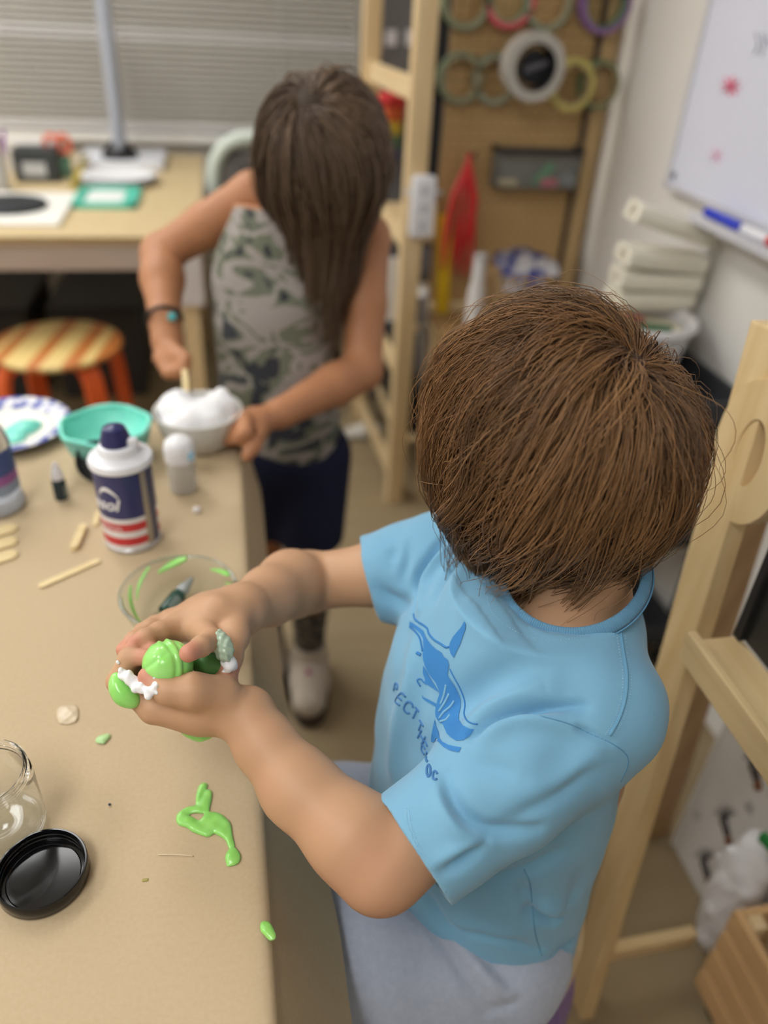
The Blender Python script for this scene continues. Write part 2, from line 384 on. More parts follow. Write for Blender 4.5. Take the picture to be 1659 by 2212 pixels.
g_e = thing('whiteboard_eraser', 'blue and red felt eraser on the whiteboard tray', 'eraser', (XW - 0.03, 1.15, 0.963))
G().box((XW - 0.054, 1.10, 0.9635), (XW - 0.012, 1.185, 0.975), 0.002).build('felt', mr, g_e); G().box((XW - 0.054, 1.10, 0.975), (XW - 0.012, 1.185, 0.992), 0.003).build('grip', mb, g_e)

# ------------------------------------------------------------------ wooden shelf unit and pegboard
PINE1, PINE2 = (226, 204, 162), (208, 178, 130)
m_pz, m_py, m_px = wood('pine_z', PINE1, PINE2, 2), wood('pine_y', PINE1, PINE2, 1), wood('pine_x', PINE1, PINE2, 0)
sh = thing('shelf_unit', 'tall pine shelf unit with ladder side frames behind the girl', 'shelf', (0.66, 2.2, 0))
def post(x, y): G().box((x - 0.025, y - 0.022, 0), (x + 0.025, y + 0.022, 1.8), 0.004).build('post', m_pz, sh)
for x, y in ((0.455, 1.945), (0.425, 2.46), (0.945, 2.10), (0.945, 2.46)): post(x, y)
def rung(z, x0=0.455, y0=1.945, x1=0.425, y1=2.46):
    a, b = V3(x0, y0, z), V3(x1, y1, z); d = nrm(b - a); g = G(); g.beam(a + d * 0.023, b - d * 0.023, 0.018, 0.05, (1, 0, 0), 0.003); g.build('rung', m_py, sh)
for z in (1.115, 0.775, 0.42, 0.08): rung(z); rung(z, 0.945, 2.10, 0.945, 2.46)
for z in (0.14, 0.50, 0.75):
    g = G(); g.box((0.48, 2.05, z), (0.92, 2.44, z + 0.018), 0.003); g.build('shelf_board', m_px, sh)
# pegboard
PY = 2.02
peg = thing('pegboard', 'tan pegboard with pine frame hung with tape rolls and craft tools', 'pegboard', (0.74, PY, 0.56))
def pegmat():
    m = mat('pegboard_hardboard', (192, 160, 112), 0.6, 0.3, var=(9, (180, 148, 100), 0.3)); nt = m.node_tree; b = nt.nodes['Principled BSDF']
    tcn = nt.nodes.new('ShaderNodeTexCoord'); sep = nt.nodes.new('ShaderNodeSeparateXYZ'); nt.links.new(tcn.outputs['Object'], sep.inputs[0]); ds = []
    for ax in (0, 2):
        q = nt.nodes.new('ShaderNodeMath'); q.operation = 'PINGPONG'; q.inputs[1].default_value = 0.0125; nt.links.new(sep.outputs[ax], q.inputs[0]); ds.append(q.outputs[0])
    cb = nt.nodes.new('ShaderNodeCombineXYZ'); nt.links.new(ds[0], cb.inputs[0]); nt.links.new(ds[1], cb.inputs[1])
    ln = nt.nodes.new('ShaderNodeVectorMath'); ln.operation = 'LENGTH'; nt.links.new(cb.outputs[0], ln.inputs[0])
    lt = nt.nodes.new('ShaderNodeMath'); lt.operation = 'LESS_THAN'; lt.inputs[1].default_value = 0.003; nt.links.new(ln.outputs['Value'], lt.inputs[0])
    mx = nt.nodes.new('ShaderNodeMix'); mx.data_type = 'RGBA'; src = b.inputs['Base Color'].links[0].from_socket
    nt.links.new(lt.outputs[0], mx.inputs['Factor']); nt.links.new(src, mx.inputs['A']); mx.inputs['B'].default_value = lin((58, 42, 26)) + (1,); nt.links.new(mx.outputs['Result'], b.inputs['Base Color'])
    return m
G().box((0.535, PY, 0.56), (0.925, PY + 0.006, 1.75)).build('board', pegmat(), peg)
m_blk = mat('black_plastic', (34, 34, 36), 0.45, 0.4)
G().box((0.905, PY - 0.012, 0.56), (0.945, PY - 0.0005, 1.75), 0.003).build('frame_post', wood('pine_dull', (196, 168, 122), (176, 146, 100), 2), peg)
G().box((0.892, PY - 0.010, 0.56), (0.904, PY - 0.001, 1.75), 0.001).build('inner_rail', mat('dark_rail', (70, 60, 50), 0.6), peg)  # narrow dark brown rail beside the frame post
G().box((0.497, PY - 0.005, 0.80), (0.529, PY - 0.0005, 1.70), 0.001).build('black_strip', m_blk, peg)  # upright black strip left of the board
G().box((0.535, PY - 0.024, 0.575), (0.892, PY - 0.001, 0.60), 0.002).build('frame_rail', m_px, peg)
def peg_hook(px, py, parent=None):
    a = P(px, py, y=PY - 0.002); g = G().tube([a, a + V3(0, -0.05, 0.0), a + V3(0, -0.058, 0.012)], 0.0028, 7); return g.build('hook', m_blk, peg)
def tape(px, py, ro, ri, w, col, core, label, dy=0.0):
    c = P(px, py, y=PY - 0.006 - dy - w); Rm = rot('X', -90)       # local z -> world +y
    t = thing('tape_roll', label, 'tape', c, 'tape rolls on the pegboard')
    G().lathe([(ri + 0.003, 0), (ro, 0.0), (ro, w), (ri + 0.003, w), (ri + 0.003, 0)], c, 40, Rm, False, False).build('tape', col, t, 'auto')
    G().lathe([(ri, -0.0008), (ri + 0.003, -0.0008), (ri + 0.003, w), (ri, w), (ri, -0.0008)], c, 40, Rm, False, False).build('core', core, t, 'auto')
    hk = G().tube([c + V3(0, w + dy, ri - 0.003), c + V3(0, -0.008, ri - 0.003), c + V3(0, -0.012, ri + 0.004)], 0.002, 6); hk.build('hook', m_blk, peg)
m_core = mat('card_core', (176, 158, 122), 0.7)
def tm(n, c): return mat('tape_' + n, c, 0.35, 0.5)
tape(1008, 2, 0.056, 0.042, 0.024, tm('sage', (132, 142, 112)), m_core, 'dull sage green tape roll at the upper left of the pegboard')
tape(1104, -4, 0.060, 0.044, 0.024, tm('pink', (206, 84, 94)), tm('mint', (140, 176, 148)), 'pinkish red tape roll in the top row of the pegboard')
tape(1186, 6, 0.054, 0.043, 0.024, tm('greygreen', (134, 150, 128)), m_core, 'thin grey green tape roll between the red and purple rolls')
tape(1312, 6, 0.062, 0.046, 0.030, tm('purple', (128, 92, 142)), tm('teal', (96, 130, 108)), 'purple tape roll at the upper right of the pegboard', 0.012)
tape(996, 170, 0.054, 0.040, 0.024, tm('moss', (124, 132, 104)), m_core, 'moss green tape roll at the left of the lower tape row')
tape(1072, 172, 0.054, 0.040, 0.024, tm('greymint', (140, 148, 128)), m_core, 'grey mint tape roll left of the big silver roll')
tape(1238, 184, 0.056, 0.040, 0.024, tm('yellow', (190, 178, 98)), m_core, 'yellow tape roll right of the big silver roll', 0.039)
tape(1296, 184, 0.052, 0.042, 0.024, tm('forest', (92, 118, 84)), m_core, 'dark green tape roll beside the pegboard frame', 0.012)
tape(1158, 146, 0.070, 0.045, 0.048, tm('silver', (176, 172, 162)), m_blk, 'big silver grey duct tape roll in the middle of the pegboard', 0.066)
c = P(1158, 146, y=PY - 0.09)
g = thing('label_cartridge', 'black cartridge case tucked inside the silver tape roll', 'cartridge', c); 
G().lathe([(0.0, 0), (0.036, 0), (0.036, 0.012), (0.0, 0.012)], c + V3(0, 0.008, 0), 32, rot('X', -90), False, False).build('case', m_blk, g, 'auto')
G().beam(c + V3(-0.028, 0.002, -0.007), c + V3(0.028, 0.002, 0.012), 0.010, 0.012, (0, 1, 0)).build('clip_bar', mat('grey_clip', (104, 104, 108), 0.3), g)
# organiser tray
c0, c1 = P(1078, 328, y=PY - 0.05), P(1282, 408, y=PY - 0.05); x0, x1, z0, z1 = c0[0], 0.884, 0.905, 0.985
tr = thing('organizer_tray', 'clear acrylic organizer tray with black rim on the pegboard', 'organizer', ((x0 + x1) / 2, PY - 0.03, z0))
m_clear = mat('clear_plastic', (236, 240, 238), 0.08, 0.5, trans=0.92, ior=1.1)
g = G().box((x0, PY - 0.06, z0), (x1, PY - 0.005, z0 + 0.004)).box((x0, PY - 0.06, z0), (x1, PY - 0.057, z1 - 0.01)).box((x0, PY - 0.06, z0), (x0 + 0.003, PY - 0.005, z1)).box((x1 - 0.003, PY - 0.06, z0), (x1, PY - 0.005, z1)); g.build('tray_body', m_clear, tr)
G().box((x0 - 0.004, PY - 0.064, z1 + 0.004), (x1 + 0.004, PY - 0.055, z1 + 0.016), 0.002).box((x0 - 0.004, PY - 0.06, z1 + 0.004), (x0 + 0.004, PY - 0.003, z1 + 0.016)).box((x1 - 0.004, PY - 0.06, z1 + 0.004), (x1 + 0.004, PY - 0.003, z1 + 0.016)).build('rim', m_blk, tr)
G().box((x0, PY - 0.012, z0), (x1, PY - 0.004, z1 + 0.01)).build('back_plate', mat('smoke_grey', (112, 104, 94), 0.4), tr)
xm = (x0 + x1) / 2
tag(G().beam((xm + 0.0, PY - 0.035, z0 + 0.008), (xm + 0.045, PY - 0.033, z0 + 0.056), 0.022, 0.020, (0, 1, 0), 0.009).build('glue_stick', mat('green_plastic', (64, 150, 92), 0.4), smooth='auto'), 'green glue stick leaning in the clear organizer tray', 'glue stick')
tag(G().box((xm + 0.012, PY - 0.056, z0 + 0.005), (xm + 0.055, PY - 0.046, z0 + 0.026), 0.006).build('pink_eraser', mat('pink_rubber', (222, 98, 118), 0.6), smooth='auto'), 'pink eraser at the front of the clear organizer tray', 'eraser')
tag(G().box((xm + 0.068, PY - 0.052, z0 + 0.005), (xm + 0.105, PY - 0.03, z0 + 0.04), 0.006).build('staple_box', mat('grey_box', (140, 136, 142), 0.6), smooth='auto'), 'small grey box at the end of the organizer tray', 'box')
tag(G().box((x0 + 0.01, PY - 0.052, z0 + 0.005), (x0 + 0.06, PY - 0.03, z0 + 0.02), 0.006).build('wood_block', m_px, smooth='auto'), 'small wooden block in the left of the organizer tray', 'wood block')
# red ribbon bundle, yellow ruler
rb = thing('ribbon_bundle', 'bundle of red ribbon hanging from a peg beside the yellow ruler', 'ribbon', P(990, 600, y=PY - 0.03))
m_red = mat('red_satin', (216, 36, 38), 0.4, 0.5, sheen=0.3)
random.seed(4)
for k in range(9):
    o = (k - 4) * 0.0072; ph = random.random() * 6; top = P(1014, 332, y=PY - 0.035); bot = P(985 + random.uniform(-14, 14), 560 + 50 * random.random(), y=PY - 0.035)
    pts = [top * (1 - s) + bot * s + V3(o * min(1, 3 * s) + 0.004 * math.sin(6 * s + ph), -0.012 * math.sin(math.pi * s) + 0.004 * math.sin(9 * s + ph), 0) for s in np.linspace(0, 1, 16)]
    G().tube(pts, 0.0105 * np.interp(np.linspace(0, 1, 16), [0, 0.15, 0.8, 1], [0.6, 1, 1, 0.4]), 6, flat=0.45).build('ribbon', m_red, rb, True)
peg_hook(1014, 330)
a, b = P(962, 462, y=PY - 0.03), P(954, 708, y=PY - 0.03)
ru = thing('ruler', 'yellow ruler hanging on the pegboard beside the red ribbon', 'ruler', b)
G().beam(b, a, 0.037, 0.003, (1, 0, 0), 0.001).build('blade', mat('yellow_plastic', (232, 194, 40), 0.45), ru)
g = G(); d = nrm(a - b); Lr = np.linalg.norm(a - b)
for k in range(1, 30): w_ = 0.012 if k % 5 == 0 else 0.006; g.beam(b + d * (Lr * k / 30) + V3(-0.0185 + w_ / 2, -0.0018, 0), b + d * (Lr * k / 30 + 0.0008) + V3(-0.0185 + w_ / 2, -0.0018, 0), w_, 0.0005, (1, 0, 0), 0)
g.build('tick_marks', mat('ruler_ink', (60, 50, 20), 0.6), ru)
# power strip on the near post
a = P(913, 448, y=1.905)
ps = thing('power_strip', 'white rounded power strip strapped to the pine shelf post', 'power strip', a)
G().box((a[0] - 0.03, 1.895, a[2] - 0.072), (a[0] + 0.03, 1.922, a[2] + 0.072), 0.018).build('casing', mat('white_abs', (226, 226, 230), 0.4), ps, 'auto')
for k in range(3): G().lathe([(0.0105, 0), (0.0105, 0.0012), (0, 0.0012)], (a[0], 1.8946, a[2] - 0.04 + 0.04 * k), 18, rot('X', 90)).build('outlet', mat('outlet_grey', (196, 196, 202), 0.5), ps, 'auto')
G().box((a[0] - 0.045, 1.917, a[2] + 0.028), (a[0] + 0.05, 1.92, a[2] + 0.036)).build('strap', mat('strap_clear', (200, 204, 206), 0.3), ps)
# rainbow windsock hanging inside the side frame
a = P(848, 200, y=2.59); t = thing('rainbow_windsock', 'rainbow striped fabric windsock hanging in front of the grey display board', 'windsock', a - V3(0, 0, 0.19))
cols = [('red', (206, 64, 66)), ('orange', (216, 110, 70)), ('yellow', (214, 190, 78)), ('green', (92, 136, 108)), ('blue', (78, 88, 150)), ('violet', (92, 78, 118))]
for k, (n, cc) in enumerate(cols):
    z1 = a[2] - 0.038 * k; r0 = 0.044 - 0.004 * k
    G().lathe([(r0, 0), (r0 - 0.002, -0.017), (r0 - 0.004, -0.038)], (a[0], a[1], z1), 20, None, k == 0, True).build('fabric_band', mat('band_' + n, cc, 0.7, 0.2), t, True)
G().tube([a, a + V3(0, 0.03, 0.03), (a[0], 2.6535, a[2] + 0.05)], 0.0015, 5).build('string', m_slat2, t)
# dark panel with white stickers behind the frame
a = P(800, 40, y=2.66); b = P(905, 175, y=2.66)
dp = thing('display_board', 'dark grey display board with white stickers standing behind the shelf', 'display board', ((a[0] + b[0]) / 2, 2.66, 0))
G().box((0.425, 2.655, 0.0), (0.93, 2.667, 1.33), 0.001).build('panel', mat('slate_grey', (104, 104, 106), 0.6), dp)
for px, py in ((808, 75), (845, 82), (888, 82), (812, 95)):
    c = P(px, py, y=2.653); G().box((c[0] - 0.017, 2.652, c[2] - 0.02), (c[0] + 0.017, 2.6548, c[2] + 0.02)).build('sticker', mat('sticker_white', (208, 208, 214), 0.6), dp)
# paper tag and grey tools hanging at the side frame
a = P(846, 625, y=1.99); tag(G().box((a[0] - 0.022, 1.985, a[2] - 0.085), (a[0] + 0.018, 1.99, a[2] + 0.085), 0.001).build('paper_tag', mat('tag_paper', (226, 224, 222), 0.7)), 'white paper tag hanging from the lower shelf rung', 'paper tag')
for k, (px, p0, p1, w, cc, lb) in enumerate(((915, 540, 590, 0.04, (128, 126, 132), 'grey hand tool hanging beside the shelf post'), (915, 640, 840, 0.03, (178, 178, 182), 'long pale metal tool hanging below the shelf board'), (900, 640, 700, 0.02, (110, 110, 114), 'short dark grey tool hanging next to the pine post'))):
    a, b = P(px, p0, y=1.995), P(px, p1, y=1.995); tag(G().beam(b, a, w, 0.008, (1, 0, 0), 0.003).build('hand_tool', mat('tool_grey_%d' % k, cc, 0.4, metal=0.2)), lb, 'tool')
# low bench under the pegboard with gloves and tube
bn = thing('work_bench', 'low wooden work bench standing under the pegboard', 'bench', (0.74, 1.82, 0))
G().box((0.53, 1.66, 0.555), (0.955, 1.985, 0.58), 0.004).build('bench_top', wood('bench_brown', (150, 120, 80), (128, 100, 64), 0), bn)
for x, y in ((0.555, 1.69), (0.93, 1.69), (0.555, 1.955), (0.93, 1.955)): G().box((x - 0.02, y - 0.02, 0), (x + 0.02, y + 0.02, 0.555), 0.003).build('leg', m_pz, bn)
a = P(1043, 560, y=1.86); tb = thing('plastic_tube', 'white plastic tube standing beside the work gloves', 'tube', (a[0], 1.86, 0.58))
G().lathe([(0.022, 0), (0.022, 0.10), (0.016, 0.125), (0.016, a[2] - 0.58)], (a[0] - 0.006, 1.86, 0.58), 24).build('tube_body', mat('tube_white', (214, 212, 210), 0.5), tb, 'auto')
G().lathe([(0.017, 0), (0.017, 0.012), (0, 0.012)], (a[0] - 0.006, 1.86, a[2]), 24).build('cap', mat('tube_cap', (190, 188, 186), 0.5), tb, 'auto')
# work gloves: knitted white with blue rubber palms, draped over a block
F_ = Field(P(1050, 640, y=1.92) - 0.09, P(1210, 540, y=1.80) + 0.09, 0.004)
q = lambda px, py, y=1.83: P(px, py, y=y)
F_.chain([q(1085, 560), q(1125, 566), q(1165, 575)], [0.022, 0.030, 0.026], 0.02, ((0, 1, 0), 0.7))
F_.chain([q(1165, 565), q(1192, 578), q(1200, 590)], [0.017, 0.013, 0.011], 0.015)
for k, (px, py) in enumerate(((1090, 622), (1110, 628), (1135, 630), (1160, 618))): F_.chain([q(1095 + 22 * k, 580), q(px + 6, py - 22), q(px + 4, py)], [0.016, 0.013, 0.011], 0.006)
v, f = F_.mesh()
gl = thing('work_gloves', 'pair of white knitted work gloves with blue rubber palms on the bench', 'gloves', v.min(0))
o = mk('glove', v, (f, None), mat('glove_knit', (214, 212, 214), 0.9, 0.2, var=(22, (52, 62, 150), 0.06), bump=(300, 0.3)), gl)
tag(G().box((q(1075, 600)[0], 1.84, 0.581), (q(1185, 600)[0], 1.93, q(1100, 600)[2]), 0.01).build('cardboard_box', mat('cardboard', (168, 140, 100), 0.8)), 'brown cardboard box under the work gloves', 'box')

# ------------------------------------------------------------------ black cart with tubs and white boxes by the right wall
ct = thing('rolling_cart', 'black rolling cart holding white tubs against the right wall', 'cart', (0.85, 1.40, 0))
m_dk = mat('black_cart', (46, 48, 52), 0.5, 0.4)
for z0 in (0.08, 0.36, 0.64):
    G().box((0.70, 1.16, z0), (0.955, 1.64, z0 + 0.012), 0.003).box((0.70, 1.16, z0), (0.71, 1.64, z0 + 0.055)).box((0.945, 1.16, z0), (0.955, 1.64, z0 + 0.055)).box((0.70, 1.16, z0), (0.955, 1.17, z0 + 0.055)).box((0.70, 1.63, z0), (0.955, 1.64, z0 + 0.055)).build('basket', m_dk, ct)
for x in (0.712, 0.943):
    for y in (1.172, 1.628):
        G().tube([(x, y, 0.05), (x, y, 0.70)], 0.009, 10).build('cart_post', m_dk, ct, 'auto')
        G().lathe([(0.0, -0.008), (0.022, -0.008), (0.022, 0.008), (0, 0.008)], (x, y, 0.0225), 16, rot('X', 90), False, False).build('wheel', m_blk, ct, 'auto')
m_tub = mat('tub_white', (232, 230, 232), 0.45)
c = P(1430, 690, x=0.835); tub = thing('round_tub', 'wide white round tub with papers inside on the cart', 'tub', (c[0], c[1], 0.655))
G().lathe([(0.080, 0), (0.086, 0.012), (0.100, 0.103), (0.106, 0.104), (0.106, 0.117), (0.099, 0.117), (0.084, 0.014), (0, 0.014)], (0.842, 1.425, 0.655), 48).build('tub_body', m_tub, tub, 'auto')
G().tube([(0.842 + 0.1075 * math.cos(a), 1.425 + 0.1075 * math.sin(a), 0.763) for a in np.linspace(0, 2 * math.pi, 40, endpoint=False)], 0.004, 8, closed=True).build('rim', m_tub, tub, True)
m_cream = mat('cream_paper', (224, 218, 196), 0.7)
tag(G().lathe([(0.0, 0), (0.078, 0), (0.086, 0.078), (0, 0.080)], (0.842, 1.425, 0.670), 30).build('paper_stack', m_cream, smooth='auto'), 'round stack of cream paper inside the white tub', 'paper stack')
tag(G().beam((0.80, 1.40, 0.757), (0.88, 1.37, 0.757), 0.02, 0.010, (0, 0, 1), 0.004).build('green_crayon', mat('crayon_green', (70, 110, 80), 0.6)), 'dark green crayon lying on the cream paper stack', 'crayon')
tag(G().beam((0.80, 1.44, 0.757), (0.845, 1.43, 0.757), 0.018, 0.012, (0, 0, 1), 0.004).build('red_crayon', mat('crayon_red', (176, 60, 70), 0.6)), 'short red crayon lying on the cream paper stack', 'crayon')
c = P(1330, 640, x=0.775); sm = thing('small_tub', 'small white tub beside the wide round tub on the cart', 'tub', (0.775, 1.595, 0.655))
G().lathe([(0.036, 0), (0.043, 0.085), (0.046, 0.086), (0.046, 0.094), (0.04, 0.094), (0.034, 0.006), (0, 0.006)], (0.757, 1.578, 0.653), 32).build('tub_body', m_tub, sm, 'auto')
# white wooden boxes with a round hole, stacked across the tub
m_ivory = mat('ivory_paint', (240, 236, 220), 0.5, var=(6, (228, 222, 204), 0.3))
names = ['topmost white wooden box with a round finger hole, tilted on the stack', 'white wooden box second from the top of the tilted stack', 'white wooden box third from the top of the stack', 'lowest white wooden box resting across the white tub']
def hole_box(c, yaw, pitch, label):
    R_ = rot('Z', yaw) @ rot('X', pitch); t = thing('hole_box', label, 'wooden box', c, 'white wooden boxes stacked on the tub')
    L_, W_, H_ = 0.172, 0.075, 0.034
    g = G(); n = 20; oct_ = [(W_ / 2, -H_ / 2), (W_ / 2, H_ / 2), (-W_ / 2, H_ / 2), (-W_ / 2, -H_ / 2)]
    # body: rectangular sleeve with end plates pierced by a round hole
    V = []; F = []
    def ring_out(y): 
        pts = []
        for k in range(n):
            a = 2 * math.pi * (k + 0.5) / n; ca, sa = math.cos(a), math.sin(a); s_ = min(W_ / 2 / abs(ca) if abs(ca) > 1e-6 else 9, H_ / 2 / abs(sa) if abs(sa) > 1e-6 else 9); pts.append((s_ * ca, y, s_ * sa))
        return pts
    def ring_in(y): return [(0.0125 * math.cos(2 * math.pi * (k + 0.5) / n), y, 0.0125 * math.sin(2 * math.pi * (k + 0.5) / n)) for k in range(n)]
    rings = [ring_in(L_ / 2 - 0.02), ring_in(L_ / 2), ring_out(L_ / 2), ring_out(-L_ / 2), ring_in(-L_ / 2), ring_in(-L_ / 2 + 0.02)]
    for r_ in rings: V += r_
    for i in range(5): F += [[i * n + k, i * n + (k + 1) % n, (i + 1) * n + (k + 1) % n, (i + 1) * n + k] for k in range(n)]
    F += [list(range(n)), [5 * n + k for k in range(n)][::-1]]
    g.add(np.array(V) @ R_.T + np.array(c), F); g.build('box_body', m_ivory, t)
    g2 = G(); s_ = np.array([(0.0128 * math.cos(a), L_ / 2 + 0.0004, 0.0128 * math.sin(a)) for a in np.linspace(0, 2 * math.pi, 24, endpoint=False)]) @ R_.T + np.array(c); g2.tube(s_, 0.0012, 6, closed=True); g2.build('hole_edge', mat('hole_edge', (206, 198, 178), 0.6), t, True)
for k, (z, yaw, pitch, dy) in enumerate(((0.942, 84, 15, 0.0), (0.873, 87, 5, 0.0), (0.830, 84, 1, 0.005), (0.7895, 90, 0, 0.01))):
    hole_box((0.876, 1.47 + dy, z + 0.002), yaw, pitch, names[k])

# bins and cloth low in the shelf unit
t = thing('dark_bin', 'black fabric bin on the lowest shelf behind the girl', 'bin', (0.6, 2.24, 0.16)); G().box((0.49, 2.07, 0.159), (0.72, 2.42, 0.36), 0.012).build('bin_body', m_blk, t); G().box((0.485, 2.065, 0.361), (0.725, 2.425, 0.375), 0.005).build('bin_rim', mat('bin_rim', (52, 50, 50), 0.7), t)
F_ = Field((0.44, 1.88, 0.46), (0.74, 2.34, 0.76), 0.006)
rg = np.random.default_rng(9)
for k in range(14): F_.ell((0.585 + rg.uniform(-0.07, 0.07), 2.13 + rg.uniform(-0.05, 0.05), 0.565 + rg.uniform(-0.012, 0.03)), (0.035, 0.03, 0.022), 0.02)
v, f = F_.mesh(); v[:, 2] = np.maximum(v[:, 2], 0.519); tag(mk('rag', v, (f, None), mat('rag_white', (214, 212, 204), 0.9, 0.1, bump=(40, 0.5, 0.004))), 'crumpled off-white rag on the middle shelf beside the pine post', 'rag')
c = P(782, 948, z=0.0); F_ = Field(c - 0.1, c + 0.12, 0.005); F_.chain([c + V3(-0.045, 0, 0.024), c + V3(0.0, 0, 0.03), c + V3(0.05, 0.01, 0.026)], [0.020, 0.026, 0.022], 0.01); F_.cut((0, 0, 0.002), (0, 0, -1)); v, f = F_.mesh()
tag(mk('floor_cloth', v, (f, None), MATS['rag_white']), 'small white cloth lying on the floor behind the girl', 'cloth')
# ------------------------------------------------------------------ back table under the window
TZ = 0.74
m_kraft = mat('kraft_paper', (198, 178, 146), 0.75, 0.25, var=(300, (190, 169, 136), 0.3), bump=(420, 0.14, 0.0006))
bt = thing('back_table', 'long wooden table covered with brown paper under the window', 'table', (-0.9, 2.75, 0))
m_apron = wood('apron_greige', (196, 180, 166), (182, 164, 150), 0)
G().box((-1.75, 2.16, 0.715), (-0.075, 3.33, 0.735), 0.003).build('table_top', m_px, bt)
G().box((-1.75, 2.145, 0.735), (-0.070, 3.33, TZ), 0.001).build('paper_cover', mat('pale_kraft', (206, 186, 146), 0.75, 0.25, var=(30, (196, 174, 132), 0.35)), bt)
G().box((-1.74, 2.17, 0.645), (-0.085, 2.19, 0.715), 0.002).build('apron', m_apron, bt)
G().box((-0.105, 2.19, 0.645), (-0.085, 3.3, 0.715), 0.002).build('apron', m_apron, bt)
for x in (-0.115, -1.70):
    for y in (2.215, 3.28): G().box((x - 0.024, y - 0.024, 0), (x + 0.024, y + 0.024, 0.715), 0.003).build('leg', m_pz, bt)
tag(G().box((-0.150, 2.140, 0.555), (-0.072, 2.1435, 0.7345), 0.0008).build('paper_sheet', mat('lilac_paper', (205, 196, 192), 0.7)), 'pale sheet of paper hanging over the corner of the back table', 'paper sheet')
# things on it
def on_back(px, py): return P(px, py, z=TZ)
c = on_back(50, 478)
wbd = thing('white_cutting_board', 'white board with a black round pad on the back table', 'board', (c[0], c[1], TZ)); x1 = on_back(136, 480)[0]
G().box((x1 - 0.34, 2.23, TZ), (x1, 2.60, TZ + 0.012), 0.003).build('board', mat('white_board', (236, 234, 226), 0.5), wbd)
c = P(30, 444, z=TZ + 0.015); tag(G().lathe([(0, 0), (0.098, 0), (0.102, 0.006), (0.098, 0.012), (0, 0.012)], (c[0] - 0.012, c[1], TZ + 0.0121), 40).build('black_disc', mat('black_rubber', (36, 40, 44), 0.6), smooth='auto'), 'black round pad lying on the white board of the back table', 'pad')
a, b = on_back(146, 455), on_back(312, 412)
tl = thing('teal_tray', 'flat teal tray with a white sheet in it on the back table', 'tray', ((a[0] + b[0]) / 2, a[1], TZ)); m_teal = mat('teal_plastic', (86, 196, 172), 0.45)
x0, x1, y0, y1 = a[0] + 0.005, b[0] - 0.005, a[1] + 0.02, b[1] - 0.01
G().box((x0, y0, TZ), (x1, y1, TZ + 0.006), 0.002).build('tray_base', m_teal, tl)
g = G().box((x0, y0, TZ), (x1, y0 + 0.02, TZ + 0.016), 0.004).box((x0, y1 - 0.02, TZ), (x1, y1, TZ + 0.016), 0.004).box((x0, y0, TZ), (x0 + 0.02, y1, TZ + 0.016), 0.004).box((x1 - 0.025, y0, TZ), (x1, y1, TZ + 0.016), 0.004); g.build('tray_rim', m_teal, tl)
tag(G().box((x0 + 0.03, y0 + 0.03, TZ + 0.0062), (x1 - 0.045, y1 - 0.025, TZ + 0.0075)).build('white_sheet', mat('sheet_white', (226, 230, 226), 0.7)), 'white paper sheet lying in the teal tray', 'paper')
def plate_mesh(name, c, r, m_in, m_rim, parent, h=0.016):
    G().lathe([(0, 0.0), (r * 0.66, 0.0), (r * 0.72, 0.004), (r * 0.72, 0.006), (r * 0.65, 0.0018), (0, 0.0018)], c, 56, None, False, False).build('plate_well', m_in, parent, True)
    G().lathe([(r * 0.715, 0.0035), (r * 0.80, h * 0.75), (r * 0.98, h), (r, h + 0.001), (r * 0.99, h + 0.002), (r * 0.80, h * 0.75 + 0.002), (r * 0.72, 0.0058)], c, 56, None, False, False).build('plate_rim', m_rim, parent, True)
m_plate = mat('plate_white', (232, 232, 234), 0.45)
c = on_back(260, 396); c[2] = TZ
for k in range(3):
    t = thing('dinner_plate', ['lowest white plate of the stack behind the teal tray', 'middle white plate of the stack behind the teal tray', 'top white plate of the stack behind the teal tray'][k], 'plate', c + V3(0, 0, 0.006 * k), 'white plates on the back table')
    plate_mesh('p', c + V3(0, 0, 0.0065 * k), 0.118, m_plate, m_plate, t, 0.015)
c = on_back(262, 362)
bs = thing('desk_lamp', 'tall grey desk lamp column on a white base by the window', 'desk lamp', (c[0], c[1], TZ)); xl, yl = P(258, 330, z=TZ)[0], 3.10
xl = P(258, 325, y=3.08)[0]
G().box((xl - 0.14, 2.99, TZ), (xl + 0.15, 3.27, TZ + 0.03), 0.008).build('base', mat('lamp_base_white', (226, 228, 234), 0.4), bs, 'auto')
G().lathe([(0.062, 0), (0.062, 0.018), (0.045, 0.035), (0.034, 0.05), (0, 0.05)], (xl, 3.08, TZ + 0.028), 28).build('hinge', m_blk, bs, 'auto')
top = P(214, -60, y=3.12); mid = P(258, 305, y=3.08)
G().tube([mid - V3(0, 0, 0.03), mid, P(240, 150, y=3.10), top], [0.044, 0.044, 0.044, 0.044], 20, flat=0.55).build('column', mat('lamp_grey', (176, 182, 196), 0.3, 0.5, metal=0.3), bs, 'auto')
G().tube([mid + V3(0.012, -0.026, 0), P(240, 150, y=3.10) + V3(0.012, -0.026, 0), top + V3(0.012, -0.026, 0)], 0.008, 8).build('cable_channel', mat('lamp_channel', (205, 210, 220), 0.3), bs, True)
G().beam(top + V3(0.03, 0, -0.01), top + V3(-0.45, -0.12, 0.1), 0.05, 0.025, (0, 1, 0)).build('lamp_arm', MATS['lamp_grey'], bs, 'auto')
c = on_back(82, 395); bx = thing('black_box', 'small black box with a white label on the back table', 'box', (c[0], c[1], TZ))
G().box((c[0] - 0.065, c[1], TZ), (c[0] + 0.065, c[1] + 0.10, TZ + 0.095), 0.004).build('box_body', mat('charcoal_box', (58, 62, 64), 0.5), bx)
G().box((c[0] - 0.038, c[1] - 0.001, TZ + 0.02), (c[0] + 0.032, c[1], TZ + 0.06)).build('label_sticker', mat('label_grey', (196, 198, 200), 0.6), bx)
